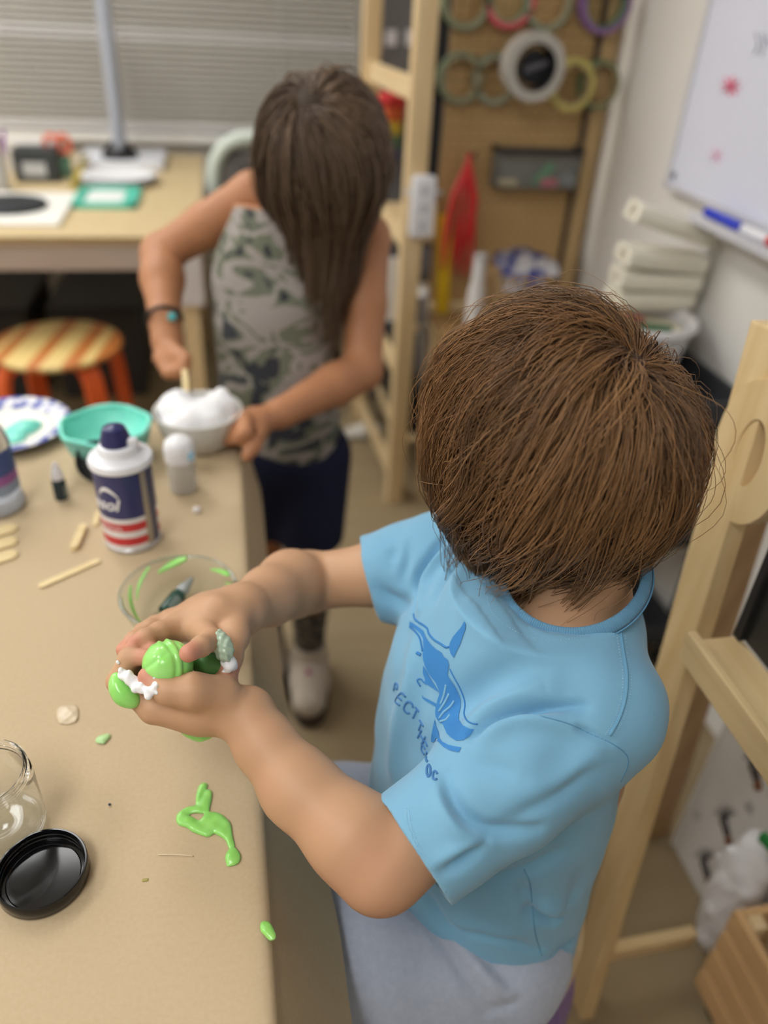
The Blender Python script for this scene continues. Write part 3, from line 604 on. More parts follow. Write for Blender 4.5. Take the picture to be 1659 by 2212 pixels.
tag(G().box((c[0] - 0.11, c[1] + 0.13, TZ), (c[0] + 0.055, c[1] + 0.22, TZ + 0.10), 0.006).build('paper_box', mat('pale_box', (216, 212, 206), 0.6)), 'pale paper box standing behind the black box', 'box')
c = on_back(136, 385); cu = thing('utensil_cup', 'small teal cup holding orange scissors on the back table', 'cup', (c[0], c[1], TZ))
G().lathe([(0.026, 0), (0.03, 0.06), (0.028, 0.06), (0.024, 0.003), (0, 0.003)], (c[0], c[1] + 0.03, TZ), 24).build('cup_body', mat('cup_teal', (112, 160, 140), 0.5), cu, 'auto')
sc = thing('scissors', 'orange handled scissors standing in the small teal cup', 'scissors', (c[0], c[1] + 0.03, TZ + 0.01)); m_or = mat('orange_plastic', (226, 96, 58), 0.4)
for s in (-1, 1):
    cc = V3(c[0] + 0.018 * s - 0.004, c[1] + 0.03, TZ + 0.098); G().tube([cc + 0.02 * V3(math.cos(a), 0, 1.25 * math.sin(a)) for a in np.linspace(0, 2 * math.pi, 20, endpoint=False)], 0.008, 8, closed=True).build('handle', m_or, sc, True)
    G().beam((c[0] + 0.004 * s, c[1] + 0.03, TZ + 0.008), (c[0] + 0.012 * s - 0.003, c[1] + 0.03, TZ + 0.078), 0.009, 0.002, (1, 0, 0), 0).build('blade', mat('steel', (180, 180, 184), 0.25, metal=0.9), sc)
a, b = P(158, 408, z=TZ + 0.004), P(186, 335, y=2.98)
tag(G().beam(a, b, 0.022, 0.004, (1, 0, 0), 0.001).build('yellow_strip', mat('yellow_print', (206, 186, 70), 0.5, var=(30, (120, 104, 50), 0.1))), 'yellow printed strip leaning against the lamp base', 'paper strip')
c = on_back(6, 420); cp = thing('pen_pot', 'pale pen pot with coloured pens at the left of the back table', 'pen pot', (c[0], c[1], TZ))
G().lathe([(0.034, 0), (0.036, 0.11), (0.033, 0.11), (0.031, 0.004), (0, 0.004)], (c[0] - 0.02, c[1] + 0.05, TZ), 28).build('pot_body', mat('pot_grey', (196, 194, 192), 0.5), cp, 'auto')
for k, (cc, lb) in enumerate((((150, 80, 170), 'violet pen in the pale pen pot'), ((60, 60, 120), 'dark blue pen in the pale pen pot'), ((226, 160, 150), 'salmon pink pen in the pale pen pot'), ((220, 214, 160), 'pale yellow pen in the pale pen pot'))):
    a = V3(c[0] - 0.02 + 0.014 * math.cos(k * 1.7), c[1] + 0.05 + 0.014 * math.sin(k * 1.7), TZ + 0.008)
    tag(G().tube([a, a + V3(0.02 * math.cos(k * 1.7) + 0.012, 0.015 * math.sin(k * 1.7), 0.16 - 0.012 * k)], 0.0055, 10).build('felt_pen', mat('pen_%d' % k, cc, 0.4), smooth='auto'), lb, 'pen', 'pens in the pale pen pot')
# storage boxes in the dark under the table
for k, (x0, x1, lb) in enumerate(((-0.62, -0.33, 'dark storage box under the table behind the orange stool'), (-1.05, -0.70, 'dark storage box under the left end of the back table'))):
    t = thing('storage_box', lb, 'storage box', ((x0 + x1) / 2, 3.0, 0)); G().box((x0, 2.75, 0.0), (x1, 3.2, 0.32), 0.01).build('box_body', mat('storage_dark', (52, 50, 48), 0.6), t); G().box((x0 - 0.01, 2.74, 0.32), (x1 + 0.01, 3.21, 0.345), 0.006).build('lid', m_blk, t)
# pale shell chair beyond the table end
c = P(505, 330, y=2.72); ch = thing('shell_chair', 'pale mint shell chair with dark cushion behind the girl', 'chair', (0.03, 2.72, 0)); m_mint = mat('mint_shell', (206, 216, 206), 0.45)
arch = [(-0.15, 0.0), (-0.155, 0.25), (-0.13, 0.36), (-0.06, 0.41), (0.06, 0.41), (0.13, 0.36), (0.155, 0.25), (0.15, 0.0)]
zc, xc = 0.46, 0.118
G().tube(smooth_path([(xc + a, 2.86, zc + h) for a, h in arch], 40), 0.024, 12).build('back_frame', m_mint, ch, True)
G().box((xc - 0.13, 2.855, zc + 0.02), (xc + 0.13, 2.885, zc + 0.375), 0.02).build('back_cushion', mat('cushion_dark', (66, 62, 60), 0.8, var=(14, (110, 106, 104), 0.1)), ch, 'auto')
G().box((xc - 0.125, 2.50, zc - 0.03), (xc + 0.18, 2.86, zc + 0.01), 0.02).build('seat', m_mint, ch, 'auto')
for x in (xc - 0.105, xc + 0.15):
    for y in (2.54, 2.84): G().tube([(x, y, 0), (x * 0.9 + xc * 0.1, y, zc - 0.02)], 0.014, 10).build('leg', m_blk, ch, 'auto')
# jacket hanging on that chair
F_ = Field((-0.10, 2.42, 0.40), (0.36, 2.98, 0.96), 0.008)
F_.chain([(xc + 0.02, 2.79, 0.80), (xc + 0.10, 2.78, 0.82), (xc + 0.16, 2.79, 0.74), (xc + 0.14, 2.79, 0.56)], [0.032, 0.04, 0.036, 0.03], 0.03); F_.ell((xc + 0.09, 2.79, 0.70), (0.07, 0.03, 0.11), 0.03)
v, f = F_.mesh(); tag(mk('jacket', v, (f, None), mat('jacket_brown', (92, 68, 54), 0.8, bump=(30, 0.6, 0.004))), 'crumpled brown jacket hung over the pale shell chair', 'jacket')

# ------------------------------------------------------------------ stools of bent laminated wood
def stool(cx, cy, seat_m, leg_m, label, ang0, H=0.45, r=0.175):
    t = thing('bentwood_stool', label, 'stool', (cx, cy, 0), 'bentwood stools')
    G().lathe([(0, 0), (r - 0.006, 0), (r, 0.005), (r, 0.014), (r - 0.006, 0.019), (0, 0.019)], (cx, cy, H - 0.019), 56, None, False, False).build('seat', seat_m, t, 'auto', at=(cx, cy, H))
    for k in range(4):
        a = math.radians(ang0 + 90 * k); u = V3(math.cos(a), math.sin(a), 0); s = V3(-math.sin(a), math.cos(a), 0); o = V3(cx, cy, 0)
        path = smooth_path([o + u * 0.03 + V3(0, 0, H - 0.029 - 0.016 * (k % 2)), o + u * 0.115 + V3(0, 0, H - 0.029 - 0.008 * (k % 2)), o + u * 0.155 + V3(0, 0, H - 0.045), o + u * 0.172 + V3(0, 0, H - 0.10), o + u * 0.178 + V3(0, 0, H - 0.2), o + u * 0.19], 40)
        tg = np.gradient(path, axis=0); tg /= np.linalg.norm(tg, axis=1)[:, None]; V = []; F = []
        for p, d in zip(path, tg):
            n = np.cross(d, s)
            for (x, y) in ((-1, -1), (1, -1), (1, 1), (-1, 1)): V.append(p + s * 0.026 * x + n * 0.0095 * y)
        m = len(path)
        F = [[4 * i + q, 4 * i + (q + 1) % 4, 4 * i + 4 + (q + 1) % 4, 4 * i + 4 + q] for i in range(m - 1) for q in range(4)] + [[3, 2, 1, 0], [4 * m - 4, 4 * m - 3, 4 * m - 2, 4 * m - 1]]
        o_ = mk('leg', V, F, leg_m, t, True); o_.data.set_sharp_from_angle(angle=math.radians(50))
    return t
m_stripe = mat('striped_seat', (224, 196, 128), 0.45)
nt = m_stripe.node_tree; tc_ = nt.nodes.new('ShaderNodeTexCoord'); sp = nt.nodes.new('ShaderNodeSeparateXYZ'); rp = nt.nodes.new('ShaderNodeValToRGB'); mr_ = nt.nodes.new('ShaderNodeMapRange')
mp_ = nt.nodes.new('ShaderNodeMapping'); mp_.inputs['Rotation'].default_value = (0, 0, math.radians(9)); nt.links.new(tc_.outputs['Object'], mp_.inputs[0]); nt.links.new(mp_.outputs[0], sp.inputs[0])
mr_.inputs['From Min'].default_value = -0.175; mr_.inputs['From Max'].default_value = 0.175; nt.links.new(sp.outputs[0], mr_.inputs['Value']); nt.links.new(mr_.outputs[0], rp.inputs[0]); rp.color_ramp.interpolation = 'CONSTANT'
ye, og = lin((226, 198, 128)) + (1,), lin((196, 122, 62)) + (1,)
els = [(0.0, og), (0.10, ye), (0.15, og), (0.24, ye), (0.43, og), (0.53, ye), (0.68, og), (0.80, ye), (0.88, og)]
while len(rp.color_ramp.elements) < len(els): rp.color_ramp.elements.new(0.5)
for e, (p_, c_) in zip(rp.color_ramp.elements, els): e.position = p_; e.color = c_
nt.links.new(rp.outputs[0], nt.nodes['Principled BSDF'].inputs['Base Color'])
m_oleg = mat('orange_laminate', (222, 96, 40), 0.45)
stool(-0.485, 2.165, m_stripe, m_oleg, 'bentwood stool with orange legs and striped yellow orange seat', -52)
stool(0.186, 0.470, wood('stool_birch', (214, 190, 150), (200, 172, 130), 0), mat('purple_laminate', (134, 112, 166), 0.45), 'bentwood stool with purple legs under the boy in blue', -40)

# ------------------------------------------------------------------ front craft table wrapped in brown paper
ft = thing('craft_table', 'craft table wrapped in brown kraft paper in the foreground', 'table', (-0.55, 0.45, 0))
YF = 1.105
G().box((-1.15, -0.35, 0.705), (-0.012, YF - 0.015, 0.733), 0.004).build('table_top', m_px, ft)
for x in (-0.075, -1.09):
    for y in (-0.28, 1.03): G().box((x - 0.025, y - 0.025, 0), (x + 0.025, y + 0.025, 0.705), 0.003).build('leg', m_pz, ft)
# paper: flat top, soft fold over the right edge, hanging skirt that flares a little
ys = np.concatenate([np.linspace(-0.36, YF - 0.02, 70)]); prof = [(-1.16, 0), (-0.9, 0), (-0.6, 0), (-0.4, 0), (-0.25, 0), (-0.12, 0), (-0.05, 0), (-0.02, 0), (-0.009, 0.0003), (-0.004, 0.0015), (-0.0005, 0.004), (0.001, 0.008), (0.002, 0.014)]
skirt = np.linspace(0.02, 0.125, 9)
V = []; n_ = len(prof) + len(skirt)
rng = np.random.default_rng(3)
for j, y in enumerate(ys):
    fl = np.interp(y, [-0.3, 0.35, 0.7, 1.1], [0.060, 0.058, 0.030, 0.020]); wv = 0.004 * math.sin(7 * y + 1) + 0.002 * math.sin(19 * y)
    for (x, dz) in prof: V.append((x + (wv * 0.15 if x > -0.03 else 0), y, TZ - dz + (0.0006 * math.sin(9 * x + 5 * y) * math.sin(6 * y + 2) if x < -0.1 else 0)))
    for s in skirt: V.append((0.002 + fl * (s - 0.014) / 0.111 + wv * s / 0.125, y, TZ - s))
F = [[j * n_ + k, (j + 1) * n_ + k, (j + 1) * n_ + k + 1, j * n_ + k + 1] for j in range(len(ys) - 1) for k in range(n_ - 1)]
F = [f[::-1] for f in F]
# far edge folded down
base = len(V)
for k, (x, dz) in enumerate(prof[:10]): V += [(x, YF - 0.008, TZ - dz - 0.002), (x, YF - 0.002, TZ - dz - 0.008), (x, YF, TZ - dz - 0.02), (x, YF + 0.004, TZ - 0.14)]
last = (len(ys) - 1) * n_
for k in range(9):
    a = [last + k] + [base + 4 * k + q for q in range(4)]; b = [last + k + 1] + [base + 4 * k + 4 + q for q in range(4)]
    F += [[a[q], b[q], b[q + 1], a[q + 1]] for q in range(4)]
mk('paper_cover', V, F, m_kraft, ft, True)

# ------------------------------------------------------------------ things on the craft table
def on(px, py): return P(px, py, z=TZ)
# shaving foam can
cb = on(288, 1168); CX, CY = cb[0], cb[1] + 0.004; CR = 0.0325
can = thing('shaving_foam_can', 'navy white and red striped shaving foam can on the craft table', 'aerosol can', (CX, CY, TZ))
G().lathe([(0, 0.0), (CR - 0.002, 0.0), (CR + 0.0004, 0.003), (CR + 0.0004, 0.006), (CR - 0.0006, 0.007)], (CX, CY, TZ), 56, None, False, False).build('bottom_rim', mat('can_steel', (206, 206, 210), 0.3, metal=0.6), can, 'auto')
CH = 0.108
m_can = mat('can_print', (44, 48, 100), 0.3, 0.5, coat=0.3)
nt = m_can.node_tree; tc_ = nt.nodes.new('ShaderNodeTexCoord'); sp = nt.nodes.new('ShaderNodeSeparateXYZ'); nt.links.new(tc_.outputs['Object'], sp.inputs[0])
mr_ = nt.nodes.new('ShaderNodeMapRange'); mr_.inputs['From Max'].default_value = CH; nt.links.new(sp.outputs[2], mr_.inputs['Value']); rp = nt.nodes.new('ShaderNodeValToRGB'); rp.color_ramp.interpolation = 'CONSTANT'; nt.links.new(mr_.outputs[0], rp.inputs[0])
wh, rd, nv = lin((226, 224, 226)) + (1,), lin((198, 44, 52)) + (1,), lin((44, 50, 104)) + (1,)
els = [(0, wh), (0.02, rd), (0.045, wh), (0.12, rd), (0.22, wh), (0.30, rd), (0.40, wh), (0.46, nv)]
while len(rp.color_ramp.elements) < len(els): rp.color_ramp.elements.new(0.5)
for e, (p_, c_) in zip(rp.color_ramp.elements, els): e.position = p_; e.color = c_
nt.links.new(rp.outputs[0], nt.nodes['Principled BSDF'].inputs['Base Color'])
G().lathe([(CR, 0.007), (CR, CH)], (CX, CY, TZ), 64, None, False, False).build('can_body', m_can, can, True, at=(CX, CY, TZ))
G().lathe([(CR - 0.001, CH - 0.001), (CR + 0.0028, CH + 0.001), (CR + 0.0034, CH + 0.005), (CR + 0.0015, CH + 0.009), (CR - 0.005, CH + 0.011), (CR - 0.0095, CH + 0.014), (CR - 0.011, CH + 0.022), (CR - 0.014, CH + 0.024), (0, CH + 0.024)], (CX, CY, TZ), 56, None, False, False).build('white_collar', mat('can_white', (228, 230, 236), 0.3, coat=0.4), can, 'auto')
G().lathe([(0.0165, CH + 0.023), (0.0165, CH + 0.031), (0.015, CH + 0.033), (0.0145, CH + 0.037), (0.012, CH + 0.043), (0.006, CH + 0.046), (0, CH + 0.0465)], (CX - 0.002, CY, TZ), 36, None, False, False).build('nozzle_cap', mat('nozzle_navy', (40, 42, 92), 0.3, 0.5), can, 'auto')
G().box((CX + 0.010, CY - 0.010, TZ + CH + 0.022), (CX + 0.022, CY - 0.001, TZ + CH + 0.032), 0.003).build('spout', MATS['can_white'], can, 'auto')
# silver seam strip on the side of the can
g = G(); V = []; F = []
def can_pt(ang, h, off=0.0003): a = math.radians(ang); return (CX + (CR + off) * math.cos(a), CY + (CR + off) * math.sin(a), TZ + h)
def can_patch(a0, a1, h0, h1, m, name, off=0.0003):
    V = [can_pt(a0 + (a1 - a0) * i / 6, h, off) for i in range(7) for h in (h0, h1)]; F = [[2 * i, 2 * i + 2, 2 * i + 3, 2 * i + 1] for i in range(6)]; return mk(name, V, F, m, can, True)
can_patch(-50, -36, 0.008, CH - 0.002, mat('can_silver', (168, 160, 146), 0.3, metal=0.4), 'silver_strip')
can_patch(-36, -14, 0.008, CH - 0.002, mat('can_side_navy', (64, 68, 100), 0.35), 'info_panel', 0.0002)
def text_on_can(body, size, ang, h, m, name, shear=0.0, cap=0.0):
    cu = bpy.data.curves.new('lettering', 'FONT'); cu.body = body; cu.size = size; cu.align_x = 'RIGHT'; cu.shear = shear; cu.offset = cap
    o = bpy.data.objects.new('tmp', cu); COL.objects.link(o); dg = bpy.context.evaluated_depsgraph_get(); me = bpy.data.meshes.new_from_object(o.evaluated_get(dg)); bpy.data.objects.remove(o)
    bm = bmesh.new(); bm.from_mesh(me)
    bmesh.ops.triangulate(bm, faces=bm.faces)
    for _ in range(3):
        es = [e for e in bm.edges if e.calc_length() > 0.005]
        if es: bmesh.ops.subdivide_edges(bm, edges=es, cuts=1); bmesh.ops.triangulate(bm, faces=bm.faces)
    bm.verts.index_update(); V = [can_pt(ang + math.degrees(v.co.x / CR), h + v.co.y, 0.0004) for v in bm.verts]; F = [[v.index for v in f.verts] for f in bm.faces]; bm.free()
    return mk(name, V, F, m, can, True)
m_lw = mat('letter_white', (232, 232, 236), 0.4)
text_on_can('Barbasol', 0.021, -99, 0.062, m_lw, 'brand_lettering', 0.25, 0.0005)
text_on_can('ORIGINAL', 0.0075, -97, 0.0350, m_lw, 'stripe_lettering', 0.0, 0.0)
G_ = []
V = []; F = []
for i in range(13):
    s = i / 12; V += [can_pt(-140 + 44 * s, 0.077 + 0.012 * math.sin(math.pi * s) ** 0.7 * (1 - 0.4 * s), 0.0004), can_pt(-140 + 44 * s, 0.0795 + 0.015 * math.sin(math.pi * s) ** 0.7 * (1 - 0.35 * s), 0.0004)]
F = [[2 * i, 2 * i + 2, 2 * i + 3, 2 * i + 1] for i in range(12)]; mk('brand_swoosh', V, F, m_lw, can, True)

# bowls
m_pp = mat('clear_pet', (240, 244, 242), 0.04, 0.5, trans=1.0, ior=1.12)
def bowl(name, c, r, h, m, parent, rb=0.62, wall=0.0016):
    outer = [(0, 0), (r * rb * 0.95, 0)] + [(r * (rb + (1 - rb) * math.sin(s * math.pi / 2) ** 0.9), h * s ** 1.15) for s in np.linspace(0.02, 1, 16)]
    inner = [(max(0, x - wall), max(y, wall) if x > 0.001 else wall) for x, y in outer][::-1]
    return G().lathe(outer + [(r + 0.0022, h + 0.0004), (r + 0.0022, h + 0.0018), (r - 0.0012, h + 0.0018)] + inner[:-1] + [(0, wall)], c, 64, None, False, False).build(name, m, parent, True)
cc = P(386, 1276, z=TZ + 0.044); cbw = V3(cc[0], cc[1], TZ + 0.001)
tb = thing('clear_bowl', 'clear plastic bowl with green slime streaks in front of the can', 'bowl', cbw)
bowl('bowl_body', cbw, 0.0565, 0.042, m_pp, tb)
G().tube([cbw + V3(0.0578 * math.cos(a), 0.0578 * math.sin(a), 0.0435) for a in np.linspace(0, 2 * math.pi, 64, endpoint=False)], 0.0016, 8, closed=True).build('rolled_rim', mat('rim_pet', (236, 240, 234), 0.08, 0.5, trans=0.9, ior=1.25), tb, True)
m_slime = mat('green_slime', (140, 214, 100), 0.28, 0.5, sss=0.35, var=(60, (158, 224, 120), 0.3), coat=0.3)
m_foam = mat('shaving_foam', (240, 240, 242), 0.6, 0.3, sss=0.2, bump=(160, 0.5, 0.002))
def wall_pt(a, s, off=0.0): r = 0.0565 * (0.62 + 0.38 * math.sin(s * math.pi / 2) ** 0.9) - 0.0028 + off; return cbw + V3(r * math.cos(a), r * math.sin(a), 0.042 * s ** 1.15 + 0.0015)
sl = thing('bowl_slime', 'green slime streaks smeared inside the clear bowl', 'slime', cbw + V3(0, 0, 0.002))
def streak(name, pts, rad, m, parent, flat=0.5): return G().tube(smooth_path(pts, 30), np.interp(np.linspace(0, 1, len(smooth_path(pts, 30))), np.linspace(0, 1, len(rad)), rad), 8, flat=flat).build(name, m, parent, True)
for a0, s0, s1, w in ((2.2, 0.99, 0.5, 0.0025), (2.75, 0.9, 0.2, 0.002), (1.45, 1.0, 0.75, 0.006), (0.35, 1.0, 0.8, 0.004), (-2.4, 0.9, 0.4, 0.003), (-0.1, 1.0, 0.7, 0.003)):
    streak('slime_streak', [wall_pt(a0 + 0.15 * k, s0 + (s1 - s0) * k / 4) for k in range(5)], [w * 0.6, w, w, w * 0.7, w * 0.3], m_slime, sl)
streak('slime_streak', [cbw + V3(-0.012, -0.022, 0.005), cbw + V3(0.008, -0.018, 0.010), cbw + V3(0.03, -0.016, 0.013), cbw + V3(0.046, -0.012, 0.026)], [0.006, 0.008, 0.008, 0.005], m_slime, sl, 0.8)
fd = G().tube(smooth_path([cbw + V3(0.006, 0.012, 0.006), cbw + V3(0.010, 0.006, 0.007), cbw + V3(0.014, -0.002, 0.007), cbw + V3(0.024, -0.006, 0.006)], 20), [0.003] + [0.006] * 10 + [0.005] * 6 + [0.002] * 2 if False else 0.0052, 9); tag(fd.build('foam_dab', m_foam, smooth=True), 'small dab of white shaving foam in the clear bowl', 'foam')
# colouring bottle lying in the bowl
def dropper(base, d, up, label, body_m, tip_m, s=1.0):
    d = nrm(d); sx = nrm(np.cross(d, up)); sy = np.cross(sx, d) * -1; R_ = np.stack([sx, np.cross(d, sx), d], 1); t = thing('dropper_bottle', label, 'bottle', base)
    G().lathe([(0, 0), (0.0075 * s, 0), (0.0085 * s, 0.001), (0.0085 * s, 0.026 * s), (0.006 * s, 0.030 * s), (0.0045 * s, 0.031 * s)], base, 24, R_, False, True).build('bottle_body', body_m, t, 'auto')
    G().lathe([(0.0070 * s, 0.030 * s), (0.0070 * s, 0.037 * s), (0.0055 * s, 0.040 * s), (0.003 * s, 0.050 * s), (0.0016 * s, 0.053 * s), (0, 0.0535 * s)], base, 20, R_, True, False).build('cap', tip_m, t, 'auto')
    V = []; F = []
    for i in range(7):
        a = -1.2 + 0.4 * i
        for h in (0.005, 0.021): V.append(np.array(base) + R_ @ V3(0.0087 * s * math.cos(a), 0.0087 * s * math.sin(a), h * s))
    mk('label', V, [[2 * i, 2 * i + 2, 2 * i + 3, 2 * i + 1] for i in range(6)], mat('bottle_label', (120, 132, 128), 0.5), t, True)
m_dark, m_capw = mat('dark_bottle', (36, 52, 58), 0.25, 0.5), mat('cap_white', (226, 226, 232), 0.4)
dropper(cbw + V3(-0.018, 0.006, 0.0105), V3(0.016, 0.022, 0.006), V3(0, 0, 1), 'dark green colouring bottle lying in the clear bowl', mat('green_bottle', (40, 74, 62), 0.25), mat('cap_grey', (170, 176, 176), 0.4), 0.95)
c = on(134, 1076); dropper(V3(c[0], c[1], TZ), V3(0, 0, 1), V3(0.4, -1, 0), 'small dark dropper bottle with white tip beside the paper plate', m_dark, m_capw, 1.0)
# teal bowl
c = P(228, 920, z=TZ + 0.052); ctb = V3(c[0], c[1], TZ)
tt = thing('teal_slime_bowl', 'plastic bowl coated with teal slime behind the can', 'bowl', ctb); m_tslime = mat('teal_slime', (112, 222, 202), 0.35, 0.5, sss=0.3, var=(25, (146, 234, 218), 0.3))
bowl('bowl_body', ctb, 0.0585, 0.052, mat('teal_tint', (150, 220, 206), 0.15, 0.5, trans=0.35, ior=1.2), tt)
V = []
n_ = 48; prof = [(0.0, 0.017), (0.023, 0.019), (0.038, 0.024), (0.048, 0.035), (0.0545, 0.046), (0.0568, 0.0532)]
rng = np.random.default_rng(8); wob = 1 + 0.02 * np.sin(np.arange(n_) * 0.9) + 0.015 * rng.standard_normal(n_)
G().lathe(prof, ctb, n_, None, False, False).build('slime_coat', m_tslime, tt, True)
G().tube([ctb + V3((0.0575 + 0.0015 * math.sin(7 * a)) * math.cos(a), (0.0575 + 0.0015 * math.sin(7 * a)) * math.sin(a), 0.0535 + 0.0015 * math.sin(5 * a)) for a in np.linspace(0, 2 * math.pi, 60, endpoint=False)], 0.0032, 8, closed=True).build('slime_rim', m_tslime, tt, True)
# black lid leaning between teal bowl and can
c = on(212, 1042); Rl = rot('Z', -12) @ rot('X', 66)
bl = thing('black_jar_lid', 'black jar lid leaning behind the shaving foam can', 'lid', (c[0], c[1], TZ)); 
G().lathe([(0, 0), (0.026, 0), (0.028, 0.002), (0.028, 0.010), (0.026, 0.010), (0.025, 0.0025), (0, 0.0025)], V3(c[0] + 0.004, c[1] + 0.010, TZ + 0.0275), 40, Rl, False, False).build('lid_shell', mat('lid_black', (40, 40, 42), 0.35, 0.5), bl, 'auto')
# white bowl of foam
cwb = P(428, 886, z=TZ + 0.053); cwb[2] = TZ
wbow = thing('foam_bowl', 'white bowl heaped with shaving foam held by the girl', 'bowl', cwb)
bowl('bowl_body', cwb, 0.0605, 0.053, mat('bowl_white', (228, 226, 218), 0.35, trans=0.2, ior=1.2), wbow)
F_ = Field(cwb + V3(-0.08, -0.08, 0.03), cwb + V3(0.08, 0.08, 0.13), 0.0035)
rng = np.random.default_rng(5)
F_.ell(cwb + V3(0, 0, 0.046), (0.054, 0.054, 0.011), 0.01)
for k in range(26):
    a, r_ = rng.uniform(0, 6.28), 0.042 * rng.uniform(0, 1) ** 0.6; F_.ell(cwb + V3(r_ * math.cos(a), r_ * math.sin(a), 0.050 + rng.uniform(0, 0.009)), (0.014, 0.013, rng.uniform(0.008, 0.016)), 0.012)
F_.cone(cwb + V3(-0.022, 0.0, 0.06), cwb + V3(-0.028, 0.010, 0.076), 0.014, 0.004, 0.01); F_.cone(cwb + V3(0.03, 0.02, 0.06), cwb + V3(0.034, 0.022, 0.068), 0.014, 0.009, 0.01)
v, f = F_.mesh(); tag(mk('foam_heap', relax(v, f, 1), (f, None), m_foam), 'heap of white shaving foam in the white bowl', 'foam')
# paper plate with blue patterned rim
cpl = on(62, 940); cpl = V3(cpl[0] - 0.028, cpl[1] + 0.01, TZ + 0.002)
pp = thing('paper_plate', 'white paper plate with blue patterned rim and teal smear', 'plate', cpl)
m_bluerim = mat('blue_rim', (232, 232, 236), 0.55, var=(75, (66, 84, 176), 0.05))
plate_mesh('p', cpl, 0.087, mat('plate_ivory', (240, 240, 230), 0.6), m_bluerim, pp, 0.013)
F_ = Field(cpl + V3(-0.03, -0.05, -0.01), cpl + V3(0.07, 0.05, 0.03), 0.003)
F_.chain([cpl + V3(0.0, -0.02, 0.004), cpl + V3(0.022, 0.002, 0.005), cpl + V3(0.034, 0.012, 0.004)], [0.012, 0.014, 0.008], 0.01, ((0, 0, 1), 0.5)); F_.ell(cpl + V3(0.012, -0.03, 0.004), (0.016, 0.012, 0.005), 0.01)
v, f = F_.mesh(); tag(mk('teal_smear', v, (f, None), m_tslime), 'smear of teal slime on the blue rimmed paper plate', 'slime')
# glue bottle at the left edge
c = on(12, 1105); cg = V3(c[0] - 0.012, c[1] + 0.012, TZ); gb = thing('glue_bottle', 'clear glue bottle with blue and purple label at left table edge', 'bottle', cg)
m_glue = mat('clear_glue', (232, 236, 240), 0.1, 0.5, trans=0.85, ior=1.15)
prof = [(0, 0), (0.031, 0), (0.0345, 0.003), (0.0345, 0.012), (0.032, 0.016), (0.032, 0.092), (0.028, 0.106), (0.018, 0.116), (0.012, 0.118)]
G().lathe(prof, cg, 44, None, False, True).build('bottle_body', m_glue, gb, True)
G().lathe([(0.013, 0.118), (0.013, 0.133), (0.008, 0.138), (0.005, 0.158), (0, 0.159)], cg, 28).build('cap', mat('glue_cap', (206, 224, 222), 0.4), gb, 'auto')
def glue_patch(a0, a1, h0, h1, m, name, off=0.0004):
    V = []
    for i in range(11):
        a = math.radians(a0 + (a1 - a0) * i / 10)
        for h in (h0, h1): V.append(cg + V3((0.032 + off) * math.cos(a), (0.032 + off) * math.sin(a), h))
    mk(name, V, [[2 * i, 2 * i + 2, 2 * i + 3, 2 * i + 1] for i in range(10)], m, gb, True)
glue_patch(-62, 60, 0.056, 0.088, mat('glue_label_navy', (58, 78, 134), 0.5), 'label'); glue_patch(-62, 60, 0.044, 0.056, mat('glue_label_violet', (146, 88, 150), 0.5), 'label_stripe'); glue_patch(-62, 60, 0.030, 0.044, mat('glue_label_grey', (136, 152, 176), 0.5), 'label_base')
G().lathe([(0, 0.004), (0.0305, 0.004), (0.0305, 0.020), (0, 0.020)], cg, 36, None, False, False).build('glue_fill', mat('glue_fill', (226, 228, 232), 0.2, trans=0.5, ior=1.2), gb, 'auto')
# roll-on white bottle
c = on(396, 1068); rw = thing('white_bottle', 'white squeeze bottle with domed cap behind the can', 'bottle', (c[0], c[1], TZ)); cw_ = V3(c[0], c[1] + 0.014, TZ)
G().lathe([(0, 0), (0.0155, 0), (0.0175, 0.002), (0.0180, 0.036), (0.0185, 0.046)], cw_, 32, None, False, True).build('bottle_body', mat('milky_white', (214, 212, 204), 0.35, trans=0.25), rw, 'auto')
G().lathe([(0.0195, 0.046), (0.0200, 0.062), (0.0180, 0.071), (0.012, 0.077), (0, 0.079)], cw_, 32, None, True, False).build('cap', mat('cap_gloss_white', (234, 234, 236), 0.3), rw, 'auto')
G().box(cw_ + V3(0.010, -0.017, 0.052), cw_ + V3(0.0185, -0.008, 0.062), 0.002).build('blue_mark', mat('pale_blue_mark', (150, 196, 220), 0.5), rw)
# wooden sticks
m_stick = wood('birch_stick', (232, 212, 164), (218, 194, 140), 0, 30)
def craft_stick(p0, p1, w, th, label, lift=0.0):
    a, b = on(*p0), on(*p1); a[2] = b[2] = TZ + th / 2 + 0.0005 + lift; d = nrm(b - a); s = np.cross(V3(0, 0, 1), d); n = 8; out = []
    L_ = np.linalg.norm(b - a)
    for k in range(n + 1): t = -math.pi / 2 + math.pi * k / n; out.append((L_ - w / 2 + w / 2 * math.cos(t), w / 2 * math.sin(t)))
    for k in range(n + 1): t = math.pi / 2 + math.pi * k / n; out.append((w / 2 + w / 2 * math.cos(t), w / 2 * math.sin(t)))
    return tag(G().prism(out, th, a - V3(0, 0, th / 2), d, s).build('craft_stick', m_stick), label, 'craft stick')
craft_stick((84, 1270), (216, 1212), 0.0085, 0.0022, 'long narrow wooden craft stick lying alone on the brown paper')
craft_stick((160, 1192), (182, 1140), 0.009, 0.006, 'short broken wooden stick nearest the can, lying on brown paper')
craft_stick((207, 1138), (212, 1108), 0.006, 0.003, 'tiny wooden stick stub beside the base of the can')
for k in range(3):
    craft_stick((-60, 1228 - 30 * k), (38, 1196 - 28 * k), 0.019, 0.0025, ['wide wooden stick at the bottom left edge, nearest of three', 'wide wooden stick in the middle of three at the left edge', 'wide wooden stick nearest the glue bottle at the left edge'][k], 0.0)
cst = on(-20, 1210)
